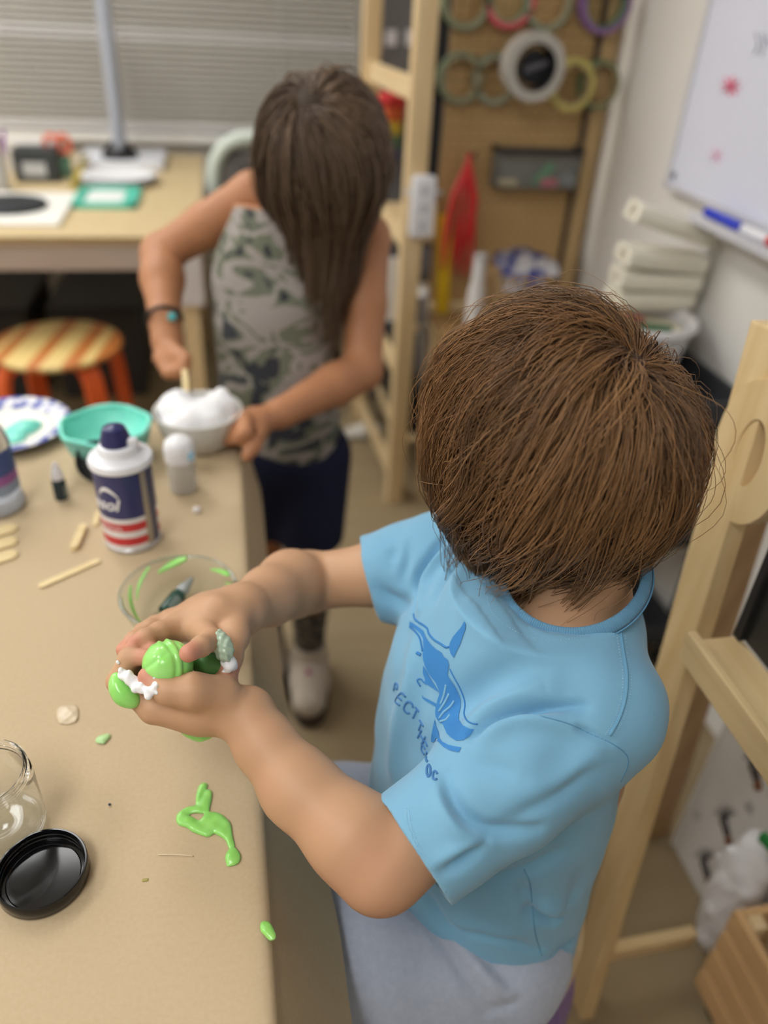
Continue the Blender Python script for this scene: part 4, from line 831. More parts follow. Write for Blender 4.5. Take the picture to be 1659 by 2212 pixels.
# clear jar at the left
c = on(12, 1795); cj = V3(c[0] - 0.005, c[1] + 0.004, TZ + 0.0005); jar = thing('clear_jar', 'empty clear plastic jar with threaded neck at left table edge', 'jar', cj)
JR, JH = 0.035, 0.066
o1 = [(0, 0.0006), (0.010, 0.003), (0.022, 0.0035), (0.028, 0.0), (JR - 0.003, 0.0), (JR, 0.003), (JR, JH - 0.014), (JR - 0.0012, JH - 0.011), (JR - 0.003, JH - 0.010)]
th_ = []
for k in range(3): h = JH - 0.0095 + 0.003 * k; th_ += [(JR - 0.003, h), (JR - 0.0018, h + 0.0008), (JR - 0.0018, h + 0.0016), (JR - 0.003, h + 0.0022)]
inn = [(JR - 0.003, JH), (JR - 0.0042, JH + 0.0004), (JR - 0.005, JH), (JR - 0.005, JH - 0.012), (JR - 0.0022, JH - 0.017), (JR - 0.0022, 0.006), (JR - 0.005, 0.003), (0.026, 0.0032), (0.022, 0.006), (0.008, 0.0056), (0, 0.0032)]
G().lathe(o1 + th_ + inn, cj, 72, None, False, False).build('jar_body', mat('clear_jar_plastic', (250, 252, 252), 0.02, 0.6, trans=1.0, ior=1.18, coat=0.5), jar, 'auto')
# black screw lid lying upside down
cl = (on(0, 1915) + on(183, 1890)) / 2; cl = V3(cl[0] + 0.001, cl[1] + 0.002, TZ + 0.0005)
ld = thing('screw_lid', 'black screw lid lying upside down on the brown paper', 'lid', cl); LR = 0.0325
G().lathe([(0, 0), (LR - 0.0015, 0), (LR, 0.0015), (LR, 0.0125), (LR - 0.0007, 0.0135), (LR - 0.0018, 0.0135), (LR - 0.0022, 0.0125), (LR - 0.0024, 0.0095), (LR - 0.0032, 0.0088), (LR - 0.0024, 0.0078), (LR - 0.0026, 0.0055), (LR - 0.0034, 0.0048), (LR - 0.0028, 0.0040), (LR - 0.003, 0.0022), (LR - 0.006, 0.0019), (LR - 0.0064, 0.0023), (LR - 0.0068, 0.0019), (0, 0.0019)], cl, 80, None, False, False).build('lid_shell', mat('gloss_black', (12, 12, 14), 0.10, 0.5), ld, True)
ld.children[0].data.set_sharp_from_angle(angle=math.radians(45))
# slime spilled on the paper
def splat(name, paths, label, z0=0.0, h=0.5, m=None, res=0.0011):
    pts = np.array([on(a, b) for path, _ in paths for a, b in path]); F_ = Field(pts.min(0) - 0.012, pts.max(0) + 0.012, res)
    for path, rad in paths:
        rad = [0.72 * r_ for r_ in rad]; w = [on(a, b) + V3(0, 0, 0.0006 + z0) for a, b in path]; w = smooth_path(w, 4 * len(w)) if len(w) > 2 else np.array(w); rr = np.interp(np.linspace(0, 1, len(w)), np.linspace(0, 1, len(rad)), rad)
        F_.chain(list(w), list(rr), 0.0022, ((0, 0, 1), h))
    v, f = F_.mesh(); v[:, 2] = np.maximum(v[:, 2], TZ + 0.0002); v = relax(v, f, 2)
    n_ = 0.00035 * (np.sin(v[:, 0] * 500) * np.sin(v[:, 1] * 420 + 1)); v[:, 2] += np.where(v[:, 2] > TZ + 0.001, n_, 0)
    return tag(mk(name, v, (f, None), m or m_slime), label, 'slime')
k_ = 0.0004
splat('spilled_slime', [([(432, 1752), (431, 1725), (436, 1703), (443, 1697)], [0.0022, 0.0021, 0.0016, 0.0012]), ([(443, 1750), (446, 1730), (452, 1710)], [0.0026, 0.0030, 0.0010]), ([(436, 1748), (444, 1752)], [0.0022, 0.0022]),
    ([(446, 1752), (452, 1766)], [0.0007, 0.0007]), ([(440, 1749), (418, 1750), (402, 1754), (391, 1766), (396, 1776)], [0.0016, 0.0015, 0.0019, 0.0026, 0.0030]),
    ([(395, 1774), (412, 1778), (425, 1790), (445, 1796), (452, 1800)], [0.0032, 0.0036, 0.0030, 0.0034, 0.0022]), ([(440, 1778), (462, 1770), (482, 1784), (490, 1800)], [0.0042, 0.0058, 0.0052, 0.0034]), ([(448, 1790), (470, 1788), (486, 1802)], [0.0038, 0.0042, 0.0028]),
    ([(490, 1800), (497, 1818), (502, 1834)], [0.0022, 0.0009, 0.0008])], 'twisted splash of bright green slime on the brown paper')
splat('slime_drop', [([(502, 1834), (503, 1850), (506, 1858)], [0.0010, 0.0042, 0.0042]), ([(500, 1850), (493, 1872)], [0.004, 0.0014])], 'drop of green slime at the lower end of the splash')
splat('slime_dash', [([(570, 1997), (575, 2006), (582, 2016), (590, 2028)], [0.0016, 0.0026, 0.0016, 0.0010])], 'small dash of green slime near the table edge')
splat('slime_speck', [([(212, 1600), (222, 1597), (233, 1591)], [0.0016, 0.0028, 0.0010]), ([(220, 1603), (224, 1606)], [0.0014, 0.0012])], 'small speck of pale green slime below the hands', m=mat('pale_slime', (176, 214, 150), 0.3, sss=0.2))
splat('stain_spot', [([(310, 1902), (318, 1900)], [0.0026, 0.0024])], 'faint olive stain on the brown paper', -0.0004, 0.25, mat('olive_stain', (160, 150, 84), 0.6))
splat('clear_glue_spot', [([(140, 1535), (147, 1542), (150, 1555)], [0.0022, 0.0034, 0.0022])], 'dried clear glue spot on the paper above the jar', -0.0004, 0.15, mat('dry_glue', (206, 188, 158), 0.25))
c = on(237, 1739); tag(G().lathe([(0, 0), (0.0009, 0.0003), (0.0011, 0.001), (0.0006, 0.0018), (0, 0.002)], c, 12).build('dark_crumb', mat('crumb_dark', (54, 66, 84), 0.5), smooth=True), 'tiny dark blue crumb on the brown paper', 'crumb')
a, b = on(342, 1847), on(418, 1850); tag(G().tube(smooth_path([a + V3(0, 0, 0.0006), (a + b) / 2 + V3(0, 0.0004, 0.0008), b + V3(0, 0, 0.0006)], 10), 0.00045, 6).build('dried_thread', mat('thread_pale', (224, 206, 176), 0.5), smooth=True), 'thin pale dried glue thread on the brown paper', 'thread')
c = on(425, 1106); tag(G().lathe([(0, 0), (0.004, 0.001), (0.005, 0.004), (0.003, 0.007), (0, 0.008)], c, 14).build('foam_fleck', m_foam, smooth=True), 'tiny fleck of white foam near the white bottle', 'foam')
# ------------------------------------------------------------------ easel at the right
ea = thing('easel', 'pine easel with black chalkboard and ledge at the right edge', 'easel', (0.6, 0.3, 0))
m_pe = wood('pine_easel', (222, 198, 152), (204, 172, 120), 2, 12)
LT = V3(0.500, 0.612, 1.06); LB = V3(0.470, 0.492, 0.0)
def leg_beam(a, b, name='leg', w=0.052, t=0.022, side=(0, 1, 0)): return G().beam(a, b, w, t, side, 0.003).build(name, m_pe, ea)
leg_beam(LB, LT)
leg_beam(LB + V3(0, -0.78, 0), LT + V3(0, -0.90, 0))
m_pd = wood('pine_shade', (186, 154, 112), (164, 130, 90), 2, 12)  # darker copy of the easel pine, rear legs' shade put into the colour
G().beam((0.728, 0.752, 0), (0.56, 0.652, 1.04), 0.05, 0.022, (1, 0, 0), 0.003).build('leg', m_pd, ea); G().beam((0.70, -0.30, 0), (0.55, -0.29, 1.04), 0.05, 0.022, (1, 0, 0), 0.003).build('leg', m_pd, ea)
G().beam((0.500, 0.612, 1.045), (0.565, 0.648, 1.045), 0.03, 0.02, (0, 0, 1), 0.003).build('top_bar', m_pe, ea)
G().beam((0.475, 0.515, 0.10), (0.655, 0.523, 0.09), 0.03, 0.018, (0, 0, 1), 0.003).build('cross_bar', wood('pine_easel_x', (222, 198, 152), (204, 172, 120), 0, 12), ea)
m_pey = wood('pine_easel_y', (228, 206, 160), (208, 178, 128), 1, 12)
# rounded head piece with an oval hole
hd = P(1650, 960, x=0.512)
g = G(); n = 28; R_o = 0.05; cy, cz = hd[1] - 0.016, hd[2]
outl = [(math.cos(a) * 0.055, math.sin(a) * 0.075) for a in np.linspace(0, 2 * math.pi, n, endpoint=False)]; inl = [(math.cos(a) * 0.020, math.sin(a) * 0.036) for a in np.linspace(0, 2 * math.pi, n, endpoint=False)]
V = []
for xx in (0.485, 0.507):
    V += [(xx, cy + a, cz + b) for a, b in outl] + [(xx, cy + a, cz + b) for a, b in inl]
F = []
for k in range(n):
    q = (k + 1) % n; F += [[k, q, n + q, n + k][::-1], [2 * n + k, 2 * n + q, 3 * n + q, 3 * n + k], [k, q, 2 * n + q, 2 * n + k], [n + k, n + q, 3 * n + q, 3 * n + k][::-1]]
# (the hole is the grip of the leg top)
G().add(V, F).build('grip_plate', m_pe, ea)
bl0 = P(1590, 1150, x=0.505)
G().box((0.497, -0.30, 0.765), (0.509, 0.505, 1.02), 0.003).build('chalkboard', mat('chalkboard_black', (34, 36, 36), 0.45), ea)
G().box((0.490, -0.30, 1.02), (0.516, 0.507, 1.030), 0.002).box((0.490, 0.500, 0.765), (0.516, 0.511, 1.03), 0.002).build('board_edge', m_blk, ea)
G().box((0.445, -0.32, 0.738), (0.500, 0.512, 0.762), 0.003).box((0.437, -0.32, 0.738), (0.447, 0.512, 0.775), 0.002).build('ledge', m_pey, ea)
m_panel = mat('panel_white', (216, 214, 210), 0.5)
wd = thing('drawing_board', 'white drawing board with bee drawings standing on the floor behind the crate', 'drawing board', (0.754, 0.4, 0))
G().box((0.750, -0.10, 0.002), (0.760, 0.722, 0.70), 0.002).build('panel', m_panel, wd)
G().box((0.749, 0.722, 0.002), (0.762, 0.727, 0.70), 0.001).build('panel_edge', m_trim, wd)
# bee drawings on the white panel
m_ink, m_ink2 = mat('bee_ink', (70, 62, 62), 0.7), mat('bee_brown', (128, 84, 56), 0.7)
def bee(px, py, s=1.0):
    g = G(); g2 = G(); q = lambda a, b: P(px + a * s, py + b * s, x=0.7488)
    for k in range(7): ang = math.radians(-150 + 20 * k); g.tube([q(0, 0), q(26 * math.cos(ang), 30 * math.sin(ang))], 0.0011, 5)
    for a, b, r in ((0, 8, 0.0075), (5, 26, 0.0062)): c = q(a, b); g.tube([c + V3(0, r * math.cos(t), r * 1.1 * math.sin(t)) for t in np.linspace(0, 2 * math.pi, 14, endpoint=False)], 0.0034, 5, closed=True)
    g.build('bee_drawing', m_ink, wd); c = q(9, 46); g2.tube([c + V3(0, 0.005 * math.cos(t), 0.0075 * math.sin(t)) for t in np.linspace(0, 2 * math.pi, 14, endpoint=False)], 0.0036, 5, closed=True); g2.build('bee_drawing', m_ink2, wd)
for px, py in ((1628, 1650), (1565, 1770), (1522, 1860), (1690, 1720)): bee(px, py)
for px, py in ((1505, 1762), (1618, 1745)):
  g = G()
  for r in (0.008, 0.004): c = P(px, py, x=0.7488); g.tube([c + V3(0, r * math.cos(t), r * 1.4 * math.sin(t)) for t in np.linspace(0, 2 * math.pi, 16, endpoint=False)], 0.0007, 5, closed=True)
  g.build('spiral_drawing', mat('faint_ink', (164, 160, 158), 0.7), wd)

# ------------------------------------------------------------------ slatted crate on castors with white bags
cr = thing('slatted_crate', 'slatted pine crate on black castors at the lower right', 'crate', (0.80, 0.28, 0))
X0, X1, Y0, Y1 = 0.640, 0.742, 0.02, 0.474
m_cry = wood('crate_pine', (214, 178, 130), (192, 150, 100), 1, 12); m_crx = wood('crate_pine_x', (214, 178, 130), (192, 150, 100), 0, 12)
for k in range(4):
    z0 = 0.052 + 0.054 * k
    for x in (X0, X1 - 0.012): G().box((x, Y0, z0), (x + 0.012, Y1, z0 + 0.044), 0.002).build('slat', m_cry, cr)
    for y in (Y0, Y1 - 0.012): G().box((X0 + 0.013, y, z0), (X1 - 0.013, y + 0.012, z0 + 0.044), 0.002).build('slat', m_crx, cr)
for x in (X0 + 0.013, X1 - 0.033):
    for y in (Y0 + 0.013, Y1 - 0.033): G().box((x, y, 0.05), (x + 0.02, y + 0.02, 0.262), 0.002).build('corner_post', m_pz, cr)
G().box((X0 + 0.013, Y0 + 0.013, 0.05), (X1 - 0.013, Y1 - 0.013, 0.058)).build('crate_floor', m_crx, cr)
for x in (X0 + 0.035, X1 - 0.035):
    for y in (Y0 + 0.035, Y1 - 0.035):
        G().lathe([(0, -0.010), (0.019, -0.010), (0.021, -0.006), (0.021, 0.006), (0.019, 0.010), (0, 0.010)], (x, y, 0.0212), 20, rot('X', 90), False, False).build('castor', m_blk, cr, 'auto')
        G().box((x - 0.012, y - 0.014, 0.030), (x + 0.012, y + 0.014, 0.0495), 0.002).build('castor_plate', mat('castor_steel', (150, 150, 152), 0.3, metal=0.8), cr)
def bag(c, r, seed, name, label, m):
    F_ = Field(np.array(c) - np.array(r) * 1.6, np.array(c) + np.array(r) * 1.6, 0.005); rg = np.random.default_rng(seed); F_.ell(c, r, 0.02)
    for k in range(22):
        d = nrm(rg.standard_normal(3)); p = np.array(c) + d * np.array(r) * 0.92; F_.cone(p, p + V3(0.004, 0.012, 0.03) * rg.standard_normal(3), 0.008, 0.006, 0.012)
    v, f = F_.mesh(); return tag(mk(name, v, (f, None), m), label, 'bag')
m_bag = mat('bag_white', (226, 226, 228), 0.3, 0.5, bump=(40, 0.9, 0.006))
bag((0.706, 0.535, 0.17), (0.030, 0.042, 0.155), 2, 'plastic_bag', 'crumpled white plastic bag standing between the crate and drawing board', m_bag)
bag((0.690, 0.22, 0.20), (0.022, 0.07, 0.11), 6, 'plastic_sack', 'second white plastic bag lower in the slatted crate', m_bag)
tag(G().beam((0.690, 0.53, 0.338), (0.700, 0.49, 0.341), 0.016, 0.012, (0, 0, 1), 0.003).build('green_tie', mat('green_tie', (40, 128, 62), 0.5)), 'green plastic strip on top of the white bag', 'strip')
# ------------------------------------------------------------------ the boy in the blue shirt
def hair_mesh(name, m, parent, N, seed, C, rad, AX, crown, seglen, nseg, layer, length_fn, root_ok, grav=0.16, clumps=260, clump=0.75, curl=0.006, width=0.00035, pal=((92, 62, 40), (140, 96, 58)), inward=0.1, fly=0.03, sides=3, part=None, floor_z=None, curl_n=(1.2, 2.4)):
    """strands grown from the scalp ellipsoid (centre C, radii rad, axes AX rows: right, forward, up), combed away from the crown,
    bent by gravity, kept outside the head, gathered into locks; one mesh of thin tubes"""
    rg = np.random.default_rng(seed); rad = np.asarray(rad, float); C = np.asarray(C, float)
    u = rg.standard_normal((N * 5, 3)); u /= np.linalg.norm(u, axis=1)[:, None]; u = u[root_ok(u)][:N]; N = len(u)
    gl = AX @ V3(0, 0, -1.0); cr = nrm(crown)
    lay = layer[0] + (layer[1] - layer[0]) * rg.random(N) ** 1.2
    p = u * rad; n = u / rad; n /= np.linalg.norm(n, axis=1)[:, None]
    t = -(cr[None] - (u @ cr)[:, None] * u); t /= np.linalg.norm(t, axis=1)[:, None] + 1e-6
    if part is not None: t = part(u, t)
    b_ = np.cross(u, t); dc = np.clip(1 - (u @ cr), 0, 2); sw = 0.9 * np.exp(-dc / 0.12) + 0.25 * np.sin(7 * u[:, 0] + 5 * u[:, 1]) + 0.18 * rg.standard_normal(N); t = np.cos(sw)[:, None] * t + np.sin(sw)[:, None] * b_
    d = 0.30 * n + t + 0.16 * rg.standard_normal((N, 3)); d /= np.linalg.norm(d, axis=1)[:, None]
    L = length_fn(u, rg); S = np.zeros((N, nseg + 1, 3)); S[:, 0] = p * 0.99; step = (L / nseg)[:, None]
    for k in range(nseg):
        f = k / nseg
        inw = -p / (np.linalg.norm(p, axis=1)[:, None]); inw = inw - (inw @ gl)[:, None] * gl
        low = np.clip((p @ gl) / rad[2], 0, 1.6)[:, None]
        d = d + grav * gl[None] * (0.5 + f) + inward * inw * low * f
        d /= np.linalg.norm(d, axis=1)[:, None]; p = p + d * step
        R = rad[None] + lay[:, None] * min(1.0, 0.35 + 2.2 * f); q = p / R; ln = np.linalg.norm(q, axis=1)[:, None]; ins = (ln < 1)[:, 0]
        p = np.where(ins[:, None], q / ln * R, p); no = p / R ** 2; no /= np.linalg.norm(no, axis=1)[:, None]; dn_ = (d * no).sum(1)
        d = np.where((ins & (dn_ < 0))[:, None], d - dn_[:, None] * no, d)
        hug = np.clip((ln[:, 0] - 1) * 5, 0, 0.45) * np.clip(1.2 - low[:, 0], 0, 1); d = d - hug[:, None] * no; d /= np.linalg.norm(d, axis=1)[:, None]
        S[:, k + 1] = p
    gi = rg.choice(N, min(clumps, N), replace=False); own = np.zeros(N, int)
    for a in range(0, N, 2000): own[a:a + 2000] = np.argmin(((u[a:a + 2000, None] - u[None, gi]) ** 2).sum(2), 1)
    own = gi[own]; s = np.linspace(0, 1, nseg + 1); cf = rg.uniform(0.6, 1.0, N) * clump; cf[rg.random(N) < fly] = 0.1
    w = (cf[:, None] * np.clip(s[None] * 1.5, 0, 1) ** 1.2)[..., None]
    off = rg.standard_normal((N, 1, 3)) * 0.0026
    S = S * (1 - w) + (S[own] + off) * w
    ph = rg.uniform(0, 6.28, N)[own]; fr = rg.uniform(*curl_n, N)[own]; ca = rg.uniform(0.3, 1.0, N)[own] * curl
    tan = np.gradient(S, axis=1); tan /= np.linalg.norm(tan, axis=2)[..., None] + 1e-9; radial = S / (np.linalg.norm(S, axis=2)[..., None] + 1e-9); bx = np.cross(tan, radial)
    ang = ph[:, None] + fr[:, None] * 6.28 * s[None]; S = S + ((np.sin(ang)[..., None] * bx + 0.5 * np.cos(ang)[..., None] * radial) * (ca[:, None] * s[None] ** 1.3)[..., None])
    S += (rg.standard_normal((N, 1, 3)) * 0.004 * (rg.random((N, 1, 1)) < fly * 2)) * s[None, :, None]
    Wd = C + S @ AX                       # local to world (AX rows are axes)
    if floor_z is not None: Wd[..., 2] = np.maximum(Wd[..., 2], floor_z(Wd))
    tan = np.gradient(Wd, axis=1); tan /= np.linalg.norm(tan, axis=2)[..., None] + 1e-9; rd = Wd - C; n1 = np.cross(tan, rd); n1 /= np.linalg.norm(n1, axis=2)[..., None] + 1e-9; n2 = np.cross(tan, n1)
    wid = width * rg.uniform(0.6, 1.4, N)[:, None] * np.interp(s, [0, 0.1, 0.7, 1], [0.9, 1, 0.9, 0.25])[None]
    V = np.stack([Wd + wid[..., None] * (math.cos(a) * n1 + math.sin(a) * n2) for a in np.linspace(0, 2 * math.pi, sides, endpoint=False)], 2)
    M = nseg + 1; base = (np.arange(N) * M * sides)[:, None, None] + (np.arange(nseg) * sides)[None, :, None]; kk = np.arange(sides)[None, None]; k2 = (np.arange(sides) + 1) % sides
    Q = np.stack([base + kk, base + k2[None, None], base + sides + k2[None, None], base + sides + kk], -1).reshape(-1, 4)
    o = mk(name, V.reshape(-1, 3), (Q, None), m, parent)
    ca_, cb_ = np.array(lin(pal[0])), np.array(lin(pal[1])); mixv = np.clip(0.55 * rg.random(N)[own] + 0.45 * rg.random(N), 0, 1)
    mixv = np.clip(mixv[:, None] ** 1.3 + 0.12 * (s[None] - 0.4), 0, 1); col = ca_ * (1 - mixv[..., None]) + cb_ * mixv[..., None]
    vcol(o, 'hair_colour', np.repeat(col.reshape(-1, 3), sides, 0)); return o
def hair_material(name, rough=0.42):
    m = mat(name, (100, 70, 45), rough, 0.5, attr='hair_colour'); return m

cq = lambda cx, cy, d: P(200 + cx / 2.963, 1160 + cy / 2.963, d=d)
Lsh, Rsh = P(1280, 1530, d=0.600), P(965, 1222, d=0.750)
NB = P(1252, 1275, d=0.635)
Lel, Lwr = P(822, 1868, d=0.560), P(532, 1546, d=0.600)
Rel, Rwr = P(662, 1258, d=0.800), P(520, 1318, d=0.672)
sdir = nrm((Lsh - Rsh) * V3(1, 1, 0)); fdir = nrm(np.cross(sdir, V3(0, 0, 1)) * -1); fdir = fdir if fdir[0] < 0 else -fdir
boy = thing('person', 'child in a light blue t-shirt squeezing green slime, seated at the table', 'person', (0.25, 0.45, 0))
HC = P(1198, 958, d=0.600)
HF = nrm(V3(-0.55, 0.80, -0.22)); HU = nrm(V3(0, 0, 1) - HF * HF[2] + V3(0.02, -0.02, 0)); HU = nrm(HU - HF * (HU @ HF)); HR = np.cross(HF, HU); HAX = np.stack([HR, HF, HU])
def head_field(F_, C, AX, s=1.0, k=0.012):
    R_, Fw, Up = AX; q = lambda x, y, z: C + s * (R_ * x + Fw * y + Up * z)
    F_.ell(q(0, -0.008, 0.012), V3(0.070, 0.086, 0.082) * s, k, AX); F_.ell(q(0, 0.022, -0.040), V3(0.056, 0.058, 0.062) * s, 0.02 * s, AX)
    F_.ell(q(0, 0.056, -0.083), V3(0.022, 0.018, 0.016) * s, 0.02 * s, AX)                      # chin
    F_.cone(q(0, 0.080, -0.010), q(0, 0.094, -0.036), 0.007 * s, 0.011 * s, 0.012 * s)         # nose
    for e in (-1, 1):
        F_.ell(q(0.030 * e, 0.082, -0.008), V3(0.016, 0.010, 0.009) * s, 0.008 * s, AX, 'carve')
        F_.ell(q(0.030 * e, 0.070, -0.009), V3(0.0125, 0.0125, 0.0115) * s, 0.003 * s, AX)
        F_.ell(q(0.072 * e, -0.004, -0.020), V3(0.008, 0.018, 0.028) * s, 0.006 * s, AX)       # ears
        F_.ell(q(0.036 * e, 0.058, -0.045), V3(0.022, 0.020, 0.020) * s, 0.02 * s, AX)
    for z in (-0.058, -0.066): F_.ell(q(0, 0.079, z), V3(0.019, 0.007, 0.0055) * s, 0.004 * s, AX)
# ---- skin: head, neck, shoulders, both arms and hands as one surface
KF = Field((-0.14, 0.235, 0.715), (0.40, 0.72, 1.17), 0.0019)
head_field(KF, HC, HAX, 0.93)
KF.cone(HC - HU * 0.055 - HF * 0.02, NB - V3(0, 0, 0.03), 0.044, 0.047, 0.02)
KF.chain([NB - V3(0, 0, 0.045), Lsh], [0.040, 0.036], 0.03); KF.chain([NB - V3(0, 0, 0.045), Rsh], [0.040, 0.036], 0.03)
KF.loft((0.242, 0.44, 0.62), NB - V3(0, 0, 0.03), sdir, fdir, [0, 0.5, 0.8, 1.0], [0.095, 0.105, 0.10, 0.05], [0.07, 0.075, 0.065, 0.045], k=0.03)
KF.chain([Lsh, (Lsh * 0.5 + Lel * 0.5), Lel], [0.036, 0.034, 0.031], 0.01)
KF.chain([Lel, P(762, 1806, d=0.565), P(645, 1700, d=0.582), P(570, 1605, d=0.594), Lwr], [0.0325, 0.0325, 0.0275, 0.0222, 0.0195], 0.012)
KF.chain([Rsh, (Rsh + Rel) / 2, Rel], [0.036, 0.031, 0.029], 0.01)
KF.chain([Rel, P(628, 1262, d=0.765), P(580, 1288, d=0.72), Rwr], [0.0335, 0.0335, 0.0275, 0.0195], 0.008)
# left hand: fist with the thumb side up
dn = nrm(C_FW + C_U * 0.06)                            # from index towards little finger
LM = [cq(395, 1098, 0.588) + dn * (0.0145 * k) + (0.0 if k < 3 else 0.004) * nrm(Lwr - cq(395, 1098, 0.588)) for k in range(4)]
for k in range(4): KF.chain([Lwr + dn * (0.004 * (k - 0.5)), (Lwr + LM[k]) / 2, LM[k]], [0.0165, 0.0145, 0.0120], 0.010)
KF.ell((Lwr * 0.42 + LM[1] * 0.58) + nrm(cq(600, 900, 0.6) - cq(600, 1100, 0.6)) * 0.006, (0.026, 0.020, 0.022), 0.012, np.stack([nrm(LM[1] - Lwr), nrm(np.cross(dn, LM[1] - Lwr)), dn]))
TIPS = []
def finger(pts, r, k=0.003, tip=True):
    pts = [np.asarray(p, float) for p in pts]; KF.chain(pts, r, k)
    for p_, rr in zip(pts[1:-1], r[1:-1]): KF.ell(p_, (rr * 1.04,) * 3, 0.002)
    if tip: TIPS.append((pts[-1], r[-1]))
for k in range(4):
    s_ = [1.0, 1.05, 0.97, 0.82][k]; o = dn * (0.0145 * k); m0 = LM[k]
    pip = m0 + (cq(165, 925, 0.590) - cq(395, 1098, 0.588)) * s_; dip = pip + (cq(235, 770, 0.592) - cq(165, 925, 0.590)) * s_; tp = dip + (cq(345, 770, 0.588) - cq(235, 770, 0.592)) * s_
    finger([m0, pip, dip, tp], [0.0108, 0.0086, 0.0076, 0.0066], 0.003)
# left thumb over the top, tip beside the ball
finger([cq(820, 1010, 0.590), cq(640, 985, 0.574), cq(480, 985, 0.570), cq(355, 895, 0.574)], [0.0155, 0.0125, 0.0090, 0.0078], 0.008)
# right hand reaching over from the far side
RW = Rwr; RM = {'i': cq(700, 600, 0.632), 'm': cq(560, 570, 0.640), 'r': cq(500, 545, 0.656), 'p': cq(505, 530, 0.676)}
KF.chain([RW, cq(800, 520, 0.648), RM['i']], [0.0185, 0.0180, 0.0125], 0.012)
for q_, r_ in (('m', 0.0118), ('r', 0.0112), ('p', 0.010)): KF.chain([RW, (RW + RM[q_]) / 2 , RM[q_]], [0.017, 0.0150, r_], 0.012)
finger([RM['m'], cq(430, 610, 0.622), cq(335, 650, 0.608), cq(262, 690, 0.601)], [0.0115, 0.0085, 0.0074, 0.0066])
finger([RM['r'], cq(370, 590, 0.640), cq(270, 660, 0.622), cq(200, 722, 0.612)], [0.0110, 0.0082, 0.0072, 0.0064])
finger([RM['p'], cq(400, 560, 0.665), cq(320, 600, 0.652), cq(265, 650, 0.640)], [0.0098, 0.0074, 0.0065, 0.0058])
finger([RM['i'], cq(765, 660, 0.596), cq(695, 700, 0.577), cq(612, 745, 0.563)], [0.0120, 0.0086, 0.0076, 0.0068])
finger([cq(915, 500, 0.655), cq(905, 640, 0.628), cq(885, 770, 0.612), cq(866, 880, 0.604)], [0.0150, 0.0118, 0.0088, 0.0080], 0.006)
v, f = KF.mesh(); v = relax(v, f, 1, 0.4)
pink = np.zeros(len(v))
for c_, r_ in TIPS: pink = np.maximum(pink, np.clip(1 - (np.linalg.norm(v - c_, axis=1) - r_) / 0.009, 0, 1) ** 1.5)
for c_ in (Lel,): pink = np.maximum(pink, 0.5 * np.clip(1 - np.linalg.norm(v - c_, axis=1) / 0.06, 0, 1))
nv0 = len(v)
# legs below the shorts, joined into the same body
LF = Field((-0.24, 0.24, 0.0), (0.42, 0.62, 0.64), 0.005)
hips = {'L': (V3(0.206, 0.360, 0.517), V3(-0.065, 0.345, 0.528)), 'R': (V3(0.220, 0.500, 0.517), V3(-0.065, 0.500, 0.532))}
for q_, (h_, k_) in hips.items():
    LF.chain([h_, k_], [0.055, 0.045], 0.02); an = V3(k_[0] + 0.02, k_[1] + 0.005, 0.075); LF.chain([k_, k_ * 0.55 + an * 0.45 + V3(0.012, 0, 0), an], [0.044, 0.040, 0.027], 0.015); LF.chain([an + V3(0.01, 0, -0.045), an + V3(-0.11, 0, -0.05)], [0.026, 0.022], 0.015)
v2, f2 = LF.mesh()
m_skin = mat('skin', (214, 164, 132), 0.5, 0.4, sss=0.08, attr='skin_tint', bump=(700, 0.06, 0.0006))
allv = np.concatenate([v, v2]); allf = np.concatenate([f, f2 + nv0])
body = mk('body', allv, (allf, None), m_skin, boy)
rg = np.random.default_rng(1); base_c, pink_c = np.array(lin((196, 154, 120))), np.array(lin((204, 142, 118)))
def low_noise(v, s): return np.sin(v[:, 0] * s + 1.3) * np.sin(v[:, 1] * s * 1.1 + 0.4) * np.sin(v[:, 2] * s * 0.9 + 2.0)
pk = np.clip(np.concatenate([pink, np.zeros(len(v2))]) + 0.12 * low_noise(allv, 90), 0, 1)[:, None]
vcol(body, 'skin_tint', base_c * (1 - pk) + pink_c * pk)
for e in (-1, 1):
    c_ = HC + 0.93 * (HR * 0.030 * e + HF * 0.0745 - HU * 0.009)
    G().lathe([(0, -0.0095), (0.006, -0.0073), (0.0092, -0.002), (0.0092, 0.002), (0.006, 0.0073), (0, 0.0095)], c_, 20, np.stack([HR, HU, HF], 1)).build('eye', mat('eye_white', (236, 234, 230), 0.2), boy, True)
# ---- hair
def boy_root(u): return ~((u[:, 1] > 0.35) & (u[:, 2] < 0.30)) & (u[:, 2] > -0.42)
def boy_len(u, rg): return np.clip(0.232 + 0.024 * rg.standard_normal(len(u)) - 0.04 * (u[:, 2] < 0.1) * rg.random(len(u)) - 0.08 * np.clip(0.25 - u[:, 2], 0, 1) + 0.03 * np.abs(u[:, 0]) + 0.015 * np.clip(u[:, 0], 0, 1), 0.05, 0.30)
m_hair = hair_material('brown_hair', 0.45)
CAP = Field(HC - 0.16, HC + 0.16, 0.004)
CAP.ell(HC + HU * 0.012 - HF * 0.008, V3(0.070, 0.084, 0.081), 0.01, HAX); CAP.ell(HC - HF * 0.024 - HU * 0.03, V3(0.068, 0.058, 0.070), 0.02, HAX)
CAP.cut(HC + HF * 0.052, HF + HU * -0.35); CAP.cut(HC - HU * 0.078, -HU)
cv, cf_ = CAP.mesh()
hr = mk('hair', cv, (cf_, None), mat('hair_under', (58, 40, 27), 0.6, 0.2), boy)  # cap and inner strands darkened: shade between locks put into their colour
